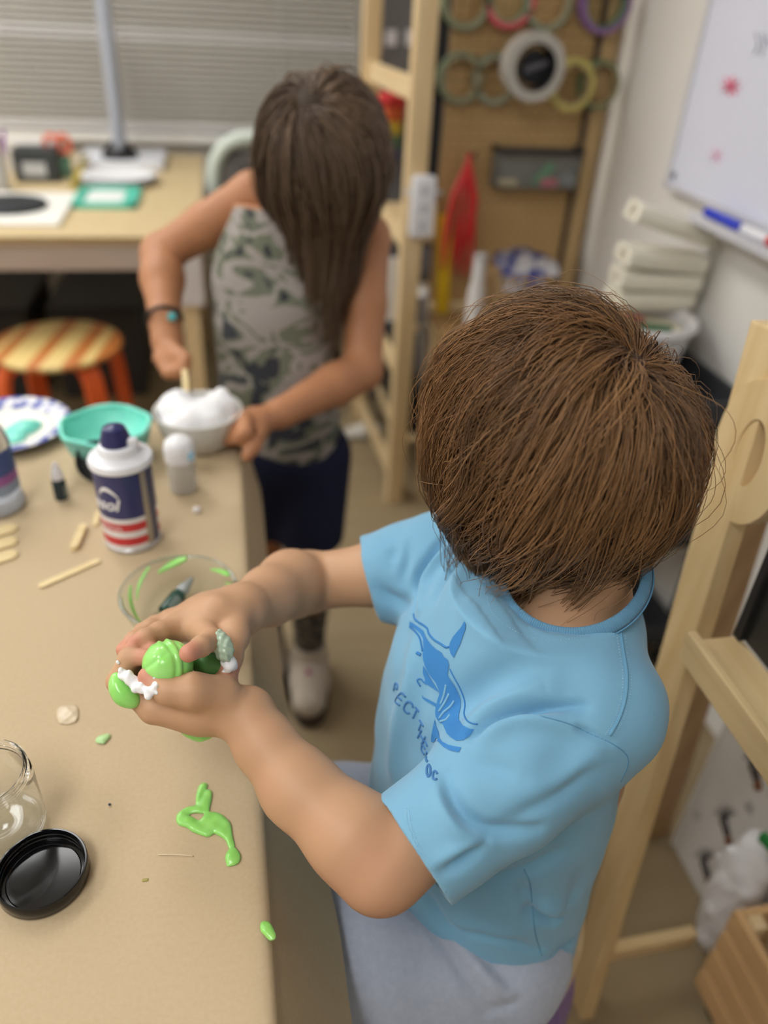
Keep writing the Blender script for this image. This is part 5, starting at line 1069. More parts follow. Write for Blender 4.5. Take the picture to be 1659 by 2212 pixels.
hair_mesh('strands', m_hair, hr, 7000, 11, HC + HU * 0.010 - HF * 0.006, (0.072, 0.085, 0.083), HAX, V3(0.10, -0.66, 0.72), 0.01, 15, (0.002, 0.013), boy_len, boy_root, grav=0.17, clumps=300, clump=0.90, curl=0.017, width=0.00042, pal=((48, 34, 24), (122, 88, 56)), inward=0.05)
HO = HC + HU * 0.010 - HF * 0.006
hair_mesh('locks', m_hair, hr, 8500, 23, HO, (0.073, 0.086, 0.084), HAX, V3(0.10, -0.66, 0.72), 0.01, 16, (0.010, 0.031), lambda u, rg: np.clip(0.245 + 0.035 * rg.standard_normal(len(u)) - 0.08 * np.clip(0.25 - u[:, 2], 0, 1) + 0.022 * np.clip(u[:, 0], 0, 1), 0.08, 0.34), lambda u: boy_root(u) & (u[:, 2] > -0.1), grav=0.17, clumps=170, clump=0.97, curl=0.030, width=0.00034, pal=((80, 58, 38), (176, 130, 84)), inward=0.06, curl_n=(0.8, 1.7))
hair_mesh('wisps', m_hair, hr, 450, 31, HO, (0.074, 0.087, 0.085), HAX, V3(0.10, -0.66, 0.72), 0.01, 16, (0.018, 0.032), lambda u, rg: rg.uniform(0.06, 0.22, len(u)), boy_root, grav=0.12, clumps=690, clump=0.1, curl=0.010, width=0.00022, pal=((110, 80, 52), (190, 146, 100)), inward=0.0, fly=0.5)
# ---- t-shirt
TF = Field((-0.005, 0.225, 0.44), (0.43, 0.71, 0.965), 0.0023)
TP0, TP1 = V3(0.214, 0.440, 0.450), NB - V3(0.004, 0, 0.005)
TF.loft(TP0, TP1, sdir, fdir, [0, 0.15, 0.35, 0.6, 0.8, 0.9, 1.0], [0.128, 0.132, 0.126, 0.126, 0.122, 0.095, 0.062], [0.112, 0.114, 0.108, 0.104, 0.092, 0.072, 0.055], ov=[0.0, 0.0, 0.0, 0.0, 0.0, 0, 0], k=0.02)
TF.chain([NB - V3(0, 0, 0.035), Lsh + V3(0, 0, 0.002)], [0.050, 0.050], 0.03); TF.chain([NB - V3(0, 0, 0.035), Rsh + V3(0, 0, 0.002)], [0.050, 0.050], 0.03)
Lcuff, Rcuff = P(893, 1838, d=0.560), P(802, 1249, d=0.775)
ld_, rd_ = nrm(Lcuff - Lsh), nrm(Rcuff - Rsh)
TF.chain([Lsh, (Lsh + Lcuff) / 2 + V3(0.0, 0, 0.0), Lcuff + ld_ * 0.03], [0.052, 0.049, 0.043], 0.018)
TF.chain([Rsh, (Rsh + Rcuff) / 2, Rcuff + rd_ * 0.03], [0.050, 0.045, 0.042], 0.018)
TF.cone(Lcuff - ld_ * 0.035, Lcuff + ld_ * 0.06, 0.0385, 0.0385, 0.002, mode='carve'); TF.cone(Rcuff - rd_ * 0.035, Rcuff + rd_ * 0.06, 0.0370, 0.0370, 0.002, mode='carve')
def cut_ball(F_, c, n, r):
    "planar cut limited to a ball"
    n = nrm(n); q = F_.sub(np.array(c) - r, np.array(c) + r, 0); sl, (X, Y, Z) = q
    d = (X - c[0]) * n[0] + (Y - c[1]) * n[1] + (Z - c[2]) * n[2]; F_.F[sl] = np.where((X - c[0]) ** 2 + (Y - c[1]) ** 2 + (Z - c[2]) ** 2 < r * r, np.maximum(F_.F[sl], d.astype(np.float32)), F_.F[sl])
cut_ball(TF, Lcuff, ld_, 0.075); cut_ball(TF, Rcuff, rd_ + V3(0.0, -0.25, 0.1), 0.075)
CN = nrm(V3(0, 0, 1) + fdir * 0.42 + sdir * 0.10); CC = P(1236, 1240, d=0.622)
TF.cone(CC - CN * 0.03, CC + CN * 0.08, 0.054, 0.058, 0.003, mode='carve'); cut_ball(TF, CC + CN * 0.004, CN, 0.060)
TF.cut((0.23, 0.44, 0.475), V3(0.06, -0.06, -1))
v, f = TF.mesh(); v = relax(v, f, 2)
def bvh_of(v, f): return BVHTree.FromPolygons([tuple(p) for p in v], [tuple(int(i) for i in q) for q in f])
def cam_hit(bv, px, py):
    r = C_FW + C_R * (px - IMG_W / 2) / FPX - C_U * (py - IMG_H / 2) / FPX; h = bv.ray_cast(Vector(CAM), Vector(nrm(r))); return None if h[0] is None else (np.array(h[0]), np.array(h[1]))
bv = bvh_of(v, f)
def crease(path, amp, w):
    global v
    pts = [cam_hit(bv, a, b) for a, b in path]; pts = [p[0] for p in pts if p is not None]
    if len(pts) < 2: return
    pl = smooth_path(pts, 20); d, par = seg_dist(v, pl); near = d < 4 * w
    if near.any(): v[near] += vnorm[near] * (amp * np.exp(-(d[near] / w) ** 2) * np.sin(math.pi * np.clip(0.08 + 0.84 * par[near], 0, 1)) ** 0.6)[:, None]
vnorm = vnormals(v, f)
T2 = lambda *a: [(700 + x / 2.183, 1060 + y / 2.183) for x, y in a]
T3 = lambda *a: [(640 + x / 2.304, 1600 + y / 2.304) for x, y in a]
CREASES = [
    (T2((700, 1160), (760, 1115), (900, 1055), (1060, 1025), (1220, 1015)), -0.0055, 0.0045), (T2((690, 1110), (800, 1040), (930, 960), (1050, 930)), 0.0055, 0.011), (T2((760, 1150), (880, 1090), (1010, 1075), (1150, 1100)), 0.0045, 0.008),
    (T2((1020, 1065), (1150, 1100), (1260, 1150), (1350, 1190)), -0.0022, 0.0025), (T2((620, 1010), (700, 960), (800, 890), (900, 850)), -0.003, 0.012),
    (T2((560, 230), (490, 330), (440, 430), (425, 560)), -0.0055, 0.005), (T2((600, 260), (530, 350), (480, 450), (460, 560)), 0.004, 0.006), (T2((640, 300), (570, 400), (520, 520)), -0.003, 0.006), (T2((720, 360), (650, 470), (600, 560)), -0.002, 0.010),
    (T2((400, 250), (390, 330), (370, 420)), -0.003, 0.006), (T2((330, 260), (320, 340)), -0.002, 0.007), (T2((260, 470), (330, 520), (400, 540)), -0.003, 0.007),
    (T2((430, 700), (400, 900), (350, 1100), (320, 1300)), 0.003, 0.010), (T2((480, 800), (450, 1000), (430, 1200)), -0.002, 0.012),
    (T3((740, 180), (775, 290), (850, 390), (980, 455), (1200, 440)), -0.0045, 0.006), (T3((720, 210), (740, 320), (820, 440), (960, 500)), 0.0030, 0.007), (T3((930, 520), (830, 590), (740, 640)), -0.0035, 0.005), (T3((900, 500), (800, 560), (700, 610)), 0.002, 0.006),
    (T3((850, 110), (980, 130), (1110, 190)), -0.002, 0.008), (T3((1060, 400), (1200, 330), (1350, 240), (1450, 150)), -0.0025, 0.007), (T3((1500, 40), (1380, 160), (1250, 260)), 0.0025, 0.010), (T3((980, 700), (1150, 640), (1300, 560)), -0.003, 0.008),
    (T3((760, 940), (900, 970), (1060, 1005), (1210, 1050)), -0.0028, 0.006), (T3((760, 900), (920, 930), (1080, 970)), 0.002, 0.010), (T3((1170, 860), (1300, 895), (1450, 890)), -0.0055, 0.006), (T3((1200, 810), (1330, 850), (1450, 830)), 0.003, 0.010), (T3((1290, 1060), (1390, 1000), (1460, 920)), -0.003, 0.007),
    (T3((640, 760), (700, 880), (790, 980)), -0.004, 0.008),  (T3((1120, 700), (1150, 800), (1170, 900)), -0.003, 0.008), (T3((1420, 640), (1400, 760), (1330, 840)), -0.002, 0.012)]
for path, amp, w in CREASES: crease(path, 2.0 * amp, w)
v += vnorm * (0.0009 * (np.sin(v @ V3(70, 40, 55)) * np.sin(v @ V3(-35, 60, 25)) + 0.6 * np.sin(v @ V3(120, -90, 60))))[:, None]
m_shirt = mat('shirt_cotton', (128, 180, 210), 0.85, 0.15, var=(9, (119, 171, 203), 0.3), bump=(1100, 0.25, 0.0006), sheen=0.25)
shirt = mk('t_shirt', v, (f, None), m_shirt, boy)
bv = bvh_of(v, f); 
def surf(path, n=None, off=0.0003, prev=True):
    out = []
    for a, b in (path if n is None else smooth_path([(x, y, 0) for x, y in path], n)[:, :2]):
        h = cam_hit(bv, a, b)
        if h is not None: out.append(h[0] + h[1] * off)
    return out
def seam(name, path, r, m, off=0.0, n=40):
    p = surf(path, n, off)
    if len(p) > 2: return G().tube(p, r, 6).build(name, m, shirt, True)
# collar band
e1 = nrm(sdir - CN * (sdir @ CN)); e2 = np.cross(CN, e1)
ring = [CC + 0.0575 * math.cos(a) * e1 + 0.0545 * math.sin(a) * e2 + CN * 0.001 for a in np.linspace(0, 2 * math.pi, 72, endpoint=False)]
V = []; F = []; nb = 9
for i, a in enumerate(np.linspace(0, 2 * math.pi, 120, endpoint=False)):
    d_ = math.cos(a) * e1 + math.sin(a) * e2
    for k in range(nb):
        s = k / (nb - 1); rr = 0.0530 + 0.0085 * s; hh = 0.0065 - 0.0085 * s ** 1.2; bul = 0.0018 * math.sin(math.pi * s)
        V.append(CC + d_ * rr * (1.0 if abs(math.cos(a)) > 0 else 1) + CN * (hh + bul))
    V.append(CC + d_ * 0.0520 + CN * 0.001)
M = nb + 1
F = [[i * M + k, ((i + 1) % 120) * M + k, ((i + 1) % 120) * M + (k + 1) % M, i * M + (k + 1) % M] for i in range(120) for k in range(M)]
m_rib = mat('collar_rib', (106, 156, 188), 0.85, 0.15, sheen=0.2)
ntr = m_rib.node_tree; tcr = ntr.nodes.new('ShaderNodeTexCoord'); wv_ = ntr.nodes.new('ShaderNodeTexWave'); 
mk('collar', V, F, m_rib, shirt, True)
G().tube([CC + 0.0622 * (math.cos(a) * e1 + math.sin(a) * e2) - CN * 0.0022 for a in np.linspace(0, 2 * math.pi, 90, endpoint=False)], 0.0007, 6, closed=True).build('collar_seam', mat('seam_dark', (98, 150, 186), 0.85, 0.1), shirt, True)
gr = G()
for a in np.linspace(0, 2 * math.pi, 190, endpoint=False):
    d_ = math.cos(a) * e1 + math.sin(a) * e2; pr_ = []
    for s in (0.05, 0.35, 0.65, 0.95): pr_.append(CC + d_ * (0.0530 + 0.0085 * s) + CN * (0.0065 - 0.0085 * s ** 1.2 + 0.0018 * math.sin(math.pi * s) + 0.0001))
    gr.tube(pr_, 0.00042, 4)
rb_ = gr.build('collar_ribbing', m_rib, shirt, True); rb_['kind'] = 'stuff'
m_seam, m_stitch = mat('seam_blue', (112, 164, 196), 0.85, 0.1), mat('stitch_thread', (168, 208, 228), 0.8, 0.1); m_seamd = mat('seam_dark', (98, 150, 186), 0.85, 0.1)
SH = T2((1395, 650), (1412, 760), (1428, 870), (1420, 980), (1388, 1080), (1345, 1155))
seam('shoulder_seam', SH, 0.0014, m_seam, 0.0)
seam('armhole_seam', T2((1020, 1062), (1150, 1098), (1260, 1148), (1350, 1188), (1420, 1240), (1432, 1290), (1400, 1370)), 0.0005, m_seamd, 0.0)
seam('side_seam', T3((1135, 640), (1165, 720), (1178, 860), (1190, 960), (1222, 1070)), 0.0005, m_seamd, 0.0)
def stitches(path, n, L_=0.45):
    p = surf(path, n * 2, 0.0002)
    g = G()
    for i in range(0, len(p) - 1, 2): g.tube([p[i], p[i] + (p[i + 1] - p[i]) * 0.8], 0.00032, 4)
    if g.v: q = g.build('stitching', m_stitch, shirt, True); q['kind'] = 'stuff'
stitches([(x - 9, y) for x, y in SH], 40); stitches([(x + 9, y + 2) for x, y in SH], 40)
stitches(T3((560, 330), (575, 430), (620, 540), (690, 640)), 34); stitches(T3((546, 335), (560, 430), (606, 545), (675, 650)), 34)
stitches(T2((770, 500), (790, 570), (850, 630), (950, 685), (1060, 705), (1160, 700), (1260, 670)), 46)
# chest print
PXY = lambda pts: [(800 + x / 5.531, 1320 + y / 5.53) for x, y in pts]
m_print = mat('print_blue', (66, 132, 196), 0.8, 0.15); m_ink_b = mat('print_text', (78, 128, 182), 0.8, 0.15)
def print_poly(pts, name='print_shape', m=m_print, off=0.0006):
    pts = PXY(pts); bm = bmesh.new(); vs = [bm.verts.new((x, y, 0)) for x, y in pts]; bm.faces.new(vs); bmesh.ops.triangulate(bm, faces=bm.faces[:])
    for _ in range(6):
        es = [e for e in bm.edges if e.calc_length() > 5]
        if not es: break
        bmesh.ops.subdivide_edges(bm, edges=es, cuts=1); bmesh.ops.triangulate(bm, faces=bm.faces[:])
    V = []; ok = {}
    bm.verts.index_update()
    for q in bm.verts:
        h = cam_hit(bv, q.co.x, q.co.y)
        if h is not None: ok[q.index] = len(V); V.append(h[0] + h[1] * off)
    F = [[ok[q.index] for q in fc.verts] for fc in bm.faces if all(q.index in ok for q in fc.verts)]
    F = [q for q in F if max(np.linalg.norm(V[q[i]] - V[q[i - 1]]) for i in range(3)) < 0.012]
    bm.free()
    if F: return mk(name, V, F, m, shirt, True)
def print_line(pts, w, name='print_line', m=m_print, off=0.0003, n=None):
    p = surf(PXY(pts), n or max(8, 5 * len(pts)), off); p = [p[0]] + [b for a, b in zip(p, p[1:]) if np.linalg.norm(a - b) < 0.02] if p else p
    if len(p) > 1: return G().tube(p, w, 6).build(name, m, shirt, True)
print_poly([(1128, 120), (1145, 160), (1140, 220), (1110, 300), (1080, 390), (1040, 470), (1000, 560), (965, 510), (945, 440), (955, 380), (990, 310), (1040, 250), (1090, 190)], 'fish_fin')
print_poly([(475, 125), (520, 150), (590, 200), (640, 240), (665, 310), (700, 360), (740, 410), (790, 455), (860, 500), (885, 550), (930, 580), (945, 640), (925, 760), (960, 820), (1010, 890), (1050, 970), (1080, 1060), (1080, 1150), (1062, 1230), (1060, 1300), (1110, 1370), (1180, 1405), (1240, 1412), (1190, 1490), (1110, 1545), (1030, 1550), (970, 1515), (920, 1470), (890, 1400), (870, 1350), (830, 1330), (810, 1260), (785, 1260), (780, 1200), (790, 1130), (810, 1050), (832, 985), (820, 940), (790, 860), (740, 800), (690, 730), (655, 650), (635, 580), (630, 520), (640, 430), (635, 330), (600, 270), (540, 215), (470, 175)], 'fish_body')
print_poly([(775, 1290), (790, 1370), (820, 1440), (830, 1520), (860, 1560), (930, 1600), (1020, 1620), (1090, 1630), (1060, 1690), (960, 1670), (880, 1630), (820, 1570), (800, 1550), (770, 1570), (730, 1560), (735, 1480), (755, 1380)], 'fish_tail')
print_poly([(635, 650), (660, 690), (700, 760), (740, 830), (780, 890), (830, 975), (770, 935), (700, 890), (655, 862), (660, 820), (630, 740)], 'fish_lower_fin')
print_poly([(620, 1000), (640, 1030), (700, 1055), (790, 1105), (785, 1145), (730, 1110), (660, 1070), (625, 1040)], 'fish_gill')
for L_, w in (([(520, 40), (530, 90), (570, 130), (650, 180), (685, 215), (700, 270), (760, 340), (840, 390), (900, 430), (940, 430)], 0.0009), ([(950, 690), (1000, 790), (1060, 900), (1110, 1020), (1130, 1120), (1120, 1230), (1150, 1300), (1210, 1340), (1280, 1350)], 0.0006), ([(475, 190), (540, 250), (590, 320), (610, 400), (625, 480)], 0.0009), ([(555, 500), (605, 525)], 0.0014), ([(600, 900), (560, 830), (600, 810), (640, 850), (670, 870)], 0.0007)): print_line(L_, w, 'fish_outline')
m_light = mat('print_gap', (128, 180, 210), 0.85, 0.15)
for L_ in ([(910, 880), (885, 1000), (845, 1110)], [(945, 985), (900, 1080), (825, 1200)], [(1005, 1070), (960, 1140), (880, 1210), (830, 1280)], [(955, 1240), (910, 1300), (840, 1320)]): print_line(L_, 0.0010, 'fin_ray', m_light, 0.0006)
GLY = {'P': [[(0, 0), (0, 1), (0.7, 1), (0.9, 0.78), (0.7, 0.5), (0, 0.5)]], 'E': [[(0.9, 1), (0, 1), (0, 0), (0.9, 0)], [(0, 0.5), (0.7, 0.5)]], 'C': [[(1, 0.8), (0.75, 1), (0.25, 1), (0, 0.75), (0, 0.25), (0.25, 0), (0.75, 0), (1, 0.2)]], 'T': [[(0.5, 0), (0.5, 1)], [(0, 1), (1, 1)]], 'H': [[(0, 0), (0, 1)], [(1, 0), (1, 1)], [(0, 0.5), (1, 0.5)]], 'L': [[(0, 1), (0, 0), (0.8, 0)]], 'O': [[(0.5, 0), (0.1, 0.2), (0, 0.5), (0.1, 0.8), (0.5, 1), (0.9, 0.8), (1, 0.5), (0.9, 0.2), (0.5, 0)]]}
for ch_, c_, r_, u_ in (('P', (312, 925), (40, 36), (18, -88)), ('E', (365, 1055), (62, 50), (64, -100)), ('C', (455, 1150), (72, 66), (62, -104)), ('T', (535, 1226), (46, 56), (48, -104)), ('T', (596, 1380), (50, 76), (34, -84)), ('H', (615, 1505), (46, 78), (48, -92)), ('E', (650, 1635), (42, 78), (34, -100)), ('L', (684, 1745), (22, 44), (12, -92)), ('O', (697, 1910), (44, 10), (4, -150)), ('C', (772, 1965), (46, 22), (12, -92))):
    for st in GLY[ch_]: print_line([(c_[0] + (a - 0.5) * r_[0] + (b - 0.5) * u_[0], c_[1] + (a - 0.5) * r_[1] + (b - 0.5) * u_[1]) for a, b in st], 0.00095, 'letter_stroke', m_ink_b, 0.0002, 14)
# ---- shorts
SF = Field((-0.16, 0.225, 0.40), (0.44, 0.63, 0.66), 0.0032)
for q_, (h_, k_) in hips.items(): SF.chain([h_ + V3(0.01, 0, -0.005), (h_ + k_) / 2, k_ + V3(0.004, 0, 0)], [0.078, 0.073, 0.066], 0.02)
SF.ell((0.196, 0.435, 0.517), (0.072, 0.13, 0.075), 0.04)
SF.cut((0.30, 0.44, 0.4565), V3(0, 0, -1))
v, f = SF.mesh(); v = relax(v, f, 1); bv = bvh_of(v, f); vnorm = vnormals(v, f)
for path, amp, w in ((T3((500, 790), (640, 900), (760, 1040), (860, 1200), (950, 1360)), -0.005, 0.006), (T3((540, 800), (700, 920), (860, 1060), (1000, 1240)), 0.004, 0.008), (T3((600, 800), (760, 960), (940, 1100), (1060, 1200)), -0.004, 0.005), (T3((840, 1050), (960, 1180), (1080, 1290)), 0.003, 0.006), (T3((960, 1340), (1060, 1330), (1100, 1290)), -0.004, 0.005), (T3((700, 950), (640, 1150), (660, 1350)), -0.002, 0.02)): crease(path, amp, w)
v += vnorm * (0.0012 * np.sin(v @ V3(60, 50, 35)) * np.sin(v @ V3(-35, 45, 55)))[:, None]
shorts = mk('shorts', v, (f, None), mat('heather_fleece', (176, 184, 200), 0.9, 0.1, var=(160, (160, 168, 186), 0.35), bump=(600, 0.35, 0.001), sheen=0.3), boy)
# ------------------------------------------------------------------ the girl stirring foam behind the table
girl = thing('person', 'child in a camouflage tank top bending over a bowl of foam', 'person', (0.13, 1.27, 0))
gR, gL = P(548, 425, d=1.28), P(792, 515, d=1.27)
gNB = P(672, 450, d=1.29)
gRe, gRw, gRh = P(348, 548, d=1.31), P(356, 690, d=1.235), P(362, 745, d=1.215)
gLe, gLw, gLh = P(782, 800, d=1.28), P(606, 893, d=1.175), P(545, 912, d=1.14)
gHC = P(698, 338, d=1.135)
gF = nrm(V3(-0.30, -0.62, -0.72)); gU = V3(0, 0, 1) - gF * gF[2]; gU = nrm(gU); gRt = np.cross(gF, gU); gAX = np.stack([gRt, gF, gU])
KF = Field((-0.26, 0.93, 0.0), (0.42, 1.60, 1.24), 0.0042)
head_field(KF, gHC, gAX, 0.95)
KF.cone(gHC - gU * 0.02 - gF * 0.02, gNB - V3(0, 0, 0.03), 0.044, 0.046, 0.02)
gp0, gp1 = P(605, 955, d=1.42), gNB - V3(0, 0, 0.02); gs = nrm((gL - gR) * V3(1, 1, 0)); gf = nrm(np.cross(gs, V3(0, 0, 1))); gf = gf if gf[1] < 0 else -gf
KF.loft(gp0, gp1, gs, gf, [0, 0.4, 0.75, 1.0], [0.095, 0.095, 0.10, 0.06], [0.072, 0.075, 0.07, 0.05], k=0.03)
KF.chain([gNB - V3(0, 0, 0.04), gR], [0.042, 0.038], 0.03); KF.chain([gNB - V3(0, 0, 0.04), gL], [0.042, 0.038], 0.03)
KF.chain([gR, (gR + gRe) / 2, gRe], [0.040, 0.036, 0.031], 0.012); KF.chain([gRe, gRe * 0.6 + gRw * 0.4, gRw], [0.034, 0.035, 0.024], 0.012)
KF.chain([gL, (gL + gLe) / 2, gLe], [0.038, 0.036, 0.032], 0.012); KF.chain([gLe, gLe * 0.65 + gLw * 0.35, gLw], [0.034, 0.034, 0.023], 0.012)
# right hand closed round the spoon
KF.chain([gRw, gRh], [0.024, 0.026], 0.012, ((0, 1, 0), 0.8))
for k in range(4):
    a = P(345 + 12 * k, 772, d=1.205 - 0.004 * k); b = P(362 + 12 * k, 806, d=1.19); c_ = P(392 + 4 * k, 800 - 9 * k, d=1.178); KF.chain([gRh, a, b, c_], [0.016, 0.0105, 0.009, 0.008], 0.004)
KF.chain([gRh, P(392, 770, d=1.188), P(398, 800, d=1.178)], [0.016, 0.0115, 0.009], 0.006)
# left hand holding the bowl
KF.chain([gLw, gLh, P(522, 918, d=1.125)], [0.023, 0.024, 0.020], 0.012, ((0, 0, 1), 0.8))
for k, (x1, y1, x2, y2) in enumerate(((500, 893, 474, 915), (494, 912, 462, 932), (500, 930, 470, 944), (516, 946, 490, 952))):
    KF.chain([P(530, 905 + 10 * k, z=0.785), P(x1, y1, z=0.776), P(x2, y2, z=0.760)], [0.0115, 0.0095, 0.0082], 0.004)
KF.chain([P(560, 925, d=1.14), P(548, 962, z=0.765), P(534, 985, z=0.755)], [0.016, 0.011, 0.009], 0.006)
# legs
gk1, ga1 = P(672, 1195, z=0.36), P(668, 1395, z=0.10); gh1, gh2 = P(665, 985, d=1.44), P(580, 985, d=1.42)
gk2 = P(565, 1150, z=0.37); ga2 = gk2 + V3(0.0, 0.0, -0.27)
KF.chain([gh1, gk1], [0.070, 0.044], 0.02); KF.chain([gk1, gk1 * 0.6 + ga1 * 0.4 + V3(0, 0.01, 0), ga1], [0.042, 0.040, 0.028], 0.012); KF.chain([gh2, gk2], [0.070, 0.044], 0.02); KF.chain([gk2, gk2 * 0.6 + ga2 * 0.4 + V3(0, 0.01, 0), ga2], [0.042, 0.040, 0.028], 0.012)
for a_ in (ga1, ga2): KF.chain([a_ + V3(0, 0.01, -0.045), a_ + V3(-0.01, -0.09, -0.062)], [0.026, 0.022], 0.015)
v, f = KF.mesh(); gbody = mk('body', v, (f, None), m_skin, girl)
vcol(gbody, 'skin_tint', np.array(lin((180, 126, 90)))[None] * (1 + 0.06 * low_noise(v, 60))[:, None])
for e in (-1, 1):
    c_ = gHC + 0.95 * (gRt * 0.030 * e + gF * 0.0745 - gU * 0.009)
    G().lathe([(0, -0.0095), (0.006, -0.0073), (0.0092, -0.002), (0.0092, 0.002), (0.006, 0.0073), (0, 0.0095)], c_, 16, np.stack([gRt, gU, gF], 1)).build('eye', MATS['eye_white'], girl, True)
# tank top
TF = Field((-0.10, 1.05, 0.50), (0.34, 1.60, 1.10), 0.0042)
TF.loft(gp0 - V3(0, 0, 0.02), gp1, gs, gf, [0, 0.15, 0.45, 0.7, 0.85, 1.0], [0.112, 0.112, 0.108, 0.108, 0.088, 0.06], [0.088, 0.086, 0.086, 0.084, 0.068, 0.052], k=0.02)
TF.chain([gNB - V3(0, 0, 0.035), gNB * 0.45 + gR * 0.55], [0.046, 0.046], 0.02); TF.chain([gNB - V3(0, 0, 0.035), gNB * 0.45 + gL * 0.55], [0.046, 0.046], 0.02)
for q_ in (gR, gL): TF.ell(q_ + (q_ - gNB) * 0.30, (0.046, 0.046, 0.070), 0.004, mode='carve')
TF.cone(gNB + gf * 0.02 + V3(0, 0, -0.02), gNB + gf * 0.03 + V3(0, 0, 0.08), 0.044, 0.05, 0.004, mode='carve')
v, f = TF.mesh(); v = relax(v, f, 1); vn = vnormals(v, f)
v += vn * (0.004 * np.sin(v @ V3(30, 10, -22)) * np.sin(v @ V3(12, 26, 30)))[:, None]
m_camo = mat('camo_print', (150, 146, 142), 0.85, 0.15); nt = m_camo.node_tree; tcn = nt.nodes.new('ShaderNodeTexCoord')
mpn = nt.nodes.new('ShaderNodeMapping'); mpn.inputs['Scale'].default_value = (1.0, 1.0, 1.5); nt.links.new(tcn.outputs['Object'], mpn.inputs[0])
n1 = nt.nodes.new('ShaderNodeTexNoise'); n1.inputs['Scale'].default_value = 13.5; n1.inputs['Detail'].default_value = 2; n1.inputs['Distortion'].default_value = 0.8; nt.links.new(mpn.outputs[0], n1.inputs[0])
r1 = nt.nodes.new('ShaderNodeValToRGB'); r1.color_ramp.interpolation = 'CONSTANT'; nt.links.new(n1.outputs[0], r1.inputs[0])
for p_, c_ in ((0.0, (60, 62, 68)), (0.40, (114, 118, 102)), (0.48, (158, 151, 147)), (0.575, (110, 114, 100)), (0.64, (68, 70, 76))):
    e = r1.color_ramp.elements.new(p_) if p_ not in (0.0,) else r1.color_ramp.elements[0]; e.position = p_; e.color = lin(c_) + (1,)
nt.links.new(r1.outputs[0], nt.nodes['Principled BSDF'].inputs['Base Color'])
mk('tank_top', v, (f, None), m_camo, girl)
# shorts
SF = Field((-0.10, 1.05, 0.24), (0.34, 1.50, 0.68), 0.005)
SF.ell(gp0 + V3(0, 0, -0.01), V3(0.108, 0.085, 0.07), 0.03, np.stack([gs, gf, V3(0, 0, 1)])); SF.chain([gh1 + V3(0, 0, 0.0), gk1], [0.082, 0.062], 0.02); SF.chain([gh2, gk2], [0.082, 0.062], 0.02)
SF.cut(gk1 + V3(0, 0, 0.035), V3(0, 0, -1)); v, f = SF.mesh(); v = relax(v, f, 1); mk('shorts', v, (f, None), mat('navy_shorts', (34, 38, 60), 0.85, 0.15, bump=(60, 0.3, 0.003)), girl)
# socks and shoes
m_sock = mat('sock_grey', (112, 108, 100), 0.9, 0.1, var=(70, (54, 52, 50), 0.1)); m_shoe = mat('shoe_canvas', (190, 180, 166), 0.8, 0.15); m_sole = mat('shoe_sole', (70, 60, 50), 0.7)
for a_, k_ in ((ga1, gk1), (ga2, gk2)):
    up_ = nrm(k_ - a_); G().tube([a_ - V3(0, 0, 0.03), a_ + up_ * 0.03, a_ + up_ * 0.08, a_ + up_ * 0.13], [0.034, 0.034, 0.037, 0.041], 20, False).build('sock', m_sock, girl, True)
    SHF = Field(a_ + V3(-0.09, -0.19, -0.11), a_ + V3(0.08, 0.09, 0.03), 0.004); SHF.chain([a_ + V3(0, 0.02, -0.05), a_ + V3(-0.004, -0.05, -0.055), a_ + V3(-0.012, -0.105, -0.062)], [0.043, 0.041, 0.036], 0.015, ((0, 0, 1), 0.8)); SHF.cone(a_ + V3(0, 0.006, -0.04), a_ + V3(0, 0.0, -0.004), 0.040, 0.038, 0.012); SHF.cut(V3(0, 0, 0.018), V3(0, 0, -1))
    v, f = SHF.mesh(); sh_ = mk('shoe', v, (f, None), m_shoe, girl)
    out = smooth_path([(a_[0] + 0.040, a_[1] + 0.035), (a_[0], a_[1] + 0.066), (a_[0] - 0.040, a_[1] + 0.035), (a_[0] - 0.050, a_[1] - 0.06), (a_[0] - 0.030, a_[1] - 0.138), (a_[0] + 0.004, a_[1] - 0.142), (a_[0] + 0.034, a_[1] - 0.10), (a_[0] + 0.044, a_[1] - 0.03)] if False else [(a_[0] + 0.042, a_[1] + 0.03, 0), (a_[0], a_[1] + 0.064, 0), (a_[0] - 0.042, a_[1] + 0.03, 0), (a_[0] - 0.050, a_[1] - 0.07, 0), (a_[0] - 0.034, a_[1] - 0.135, 0), (a_[0] + 0.004, a_[1] - 0.142, 0), (a_[0] + 0.032, a_[1] - 0.09, 0)], 28, True)
    G().prism([(p[0], p[1]) for p in out], 0.02, (0, 0, 0.0), (1, 0, 0), (0, 1, 0)).build('sole', m_sole, sh_, False)
    G().lathe([(0, 0.0), (0.008, 0.0), (0.007, 0.004), (0, 0.005)], a_ + V3(-0.008, -0.060, -0.0215), 14).build('flower_badge', mat('magenta_badge', (150, 40, 96), 0.6), sh_, 'auto')
# bracelet
bc = (gRw * 0.75 + gRh * 0.25) + V3(0, 0, 0.012); ax_ = nrm(gRh - gRe * 0.3 - gRw * 0.7); b1 = nrm(np.cross(ax_, V3(0, 1, 0))); b2 = np.cross(ax_, b1)
br = thing('bracelet', 'dark cord bracelet with turquoise bead on the girl wrist', 'bracelet', bc)
G().tube([bc + 0.0265 * (math.cos(a) * b1 + math.sin(a) * b2) for a in np.linspace(0, 2 * math.pi, 36, endpoint=False)], 0.0035, 8, closed=True).build('cord', mat('cord_dark', (44, 38, 36), 0.7), br, True)
bd = P(374, 684, d=1.2); bd = bc + nrm(bd - bc) * 0.0275
G().lathe([(0, -0.006), (0.006, -0.004), (0.0075, 0), (0.006, 0.004), (0, 0.006)], bd, 16, np.stack([b1, ax_, b2], 1)).build('bead', mat('turquoise', (76, 172, 176), 0.4), br, True)
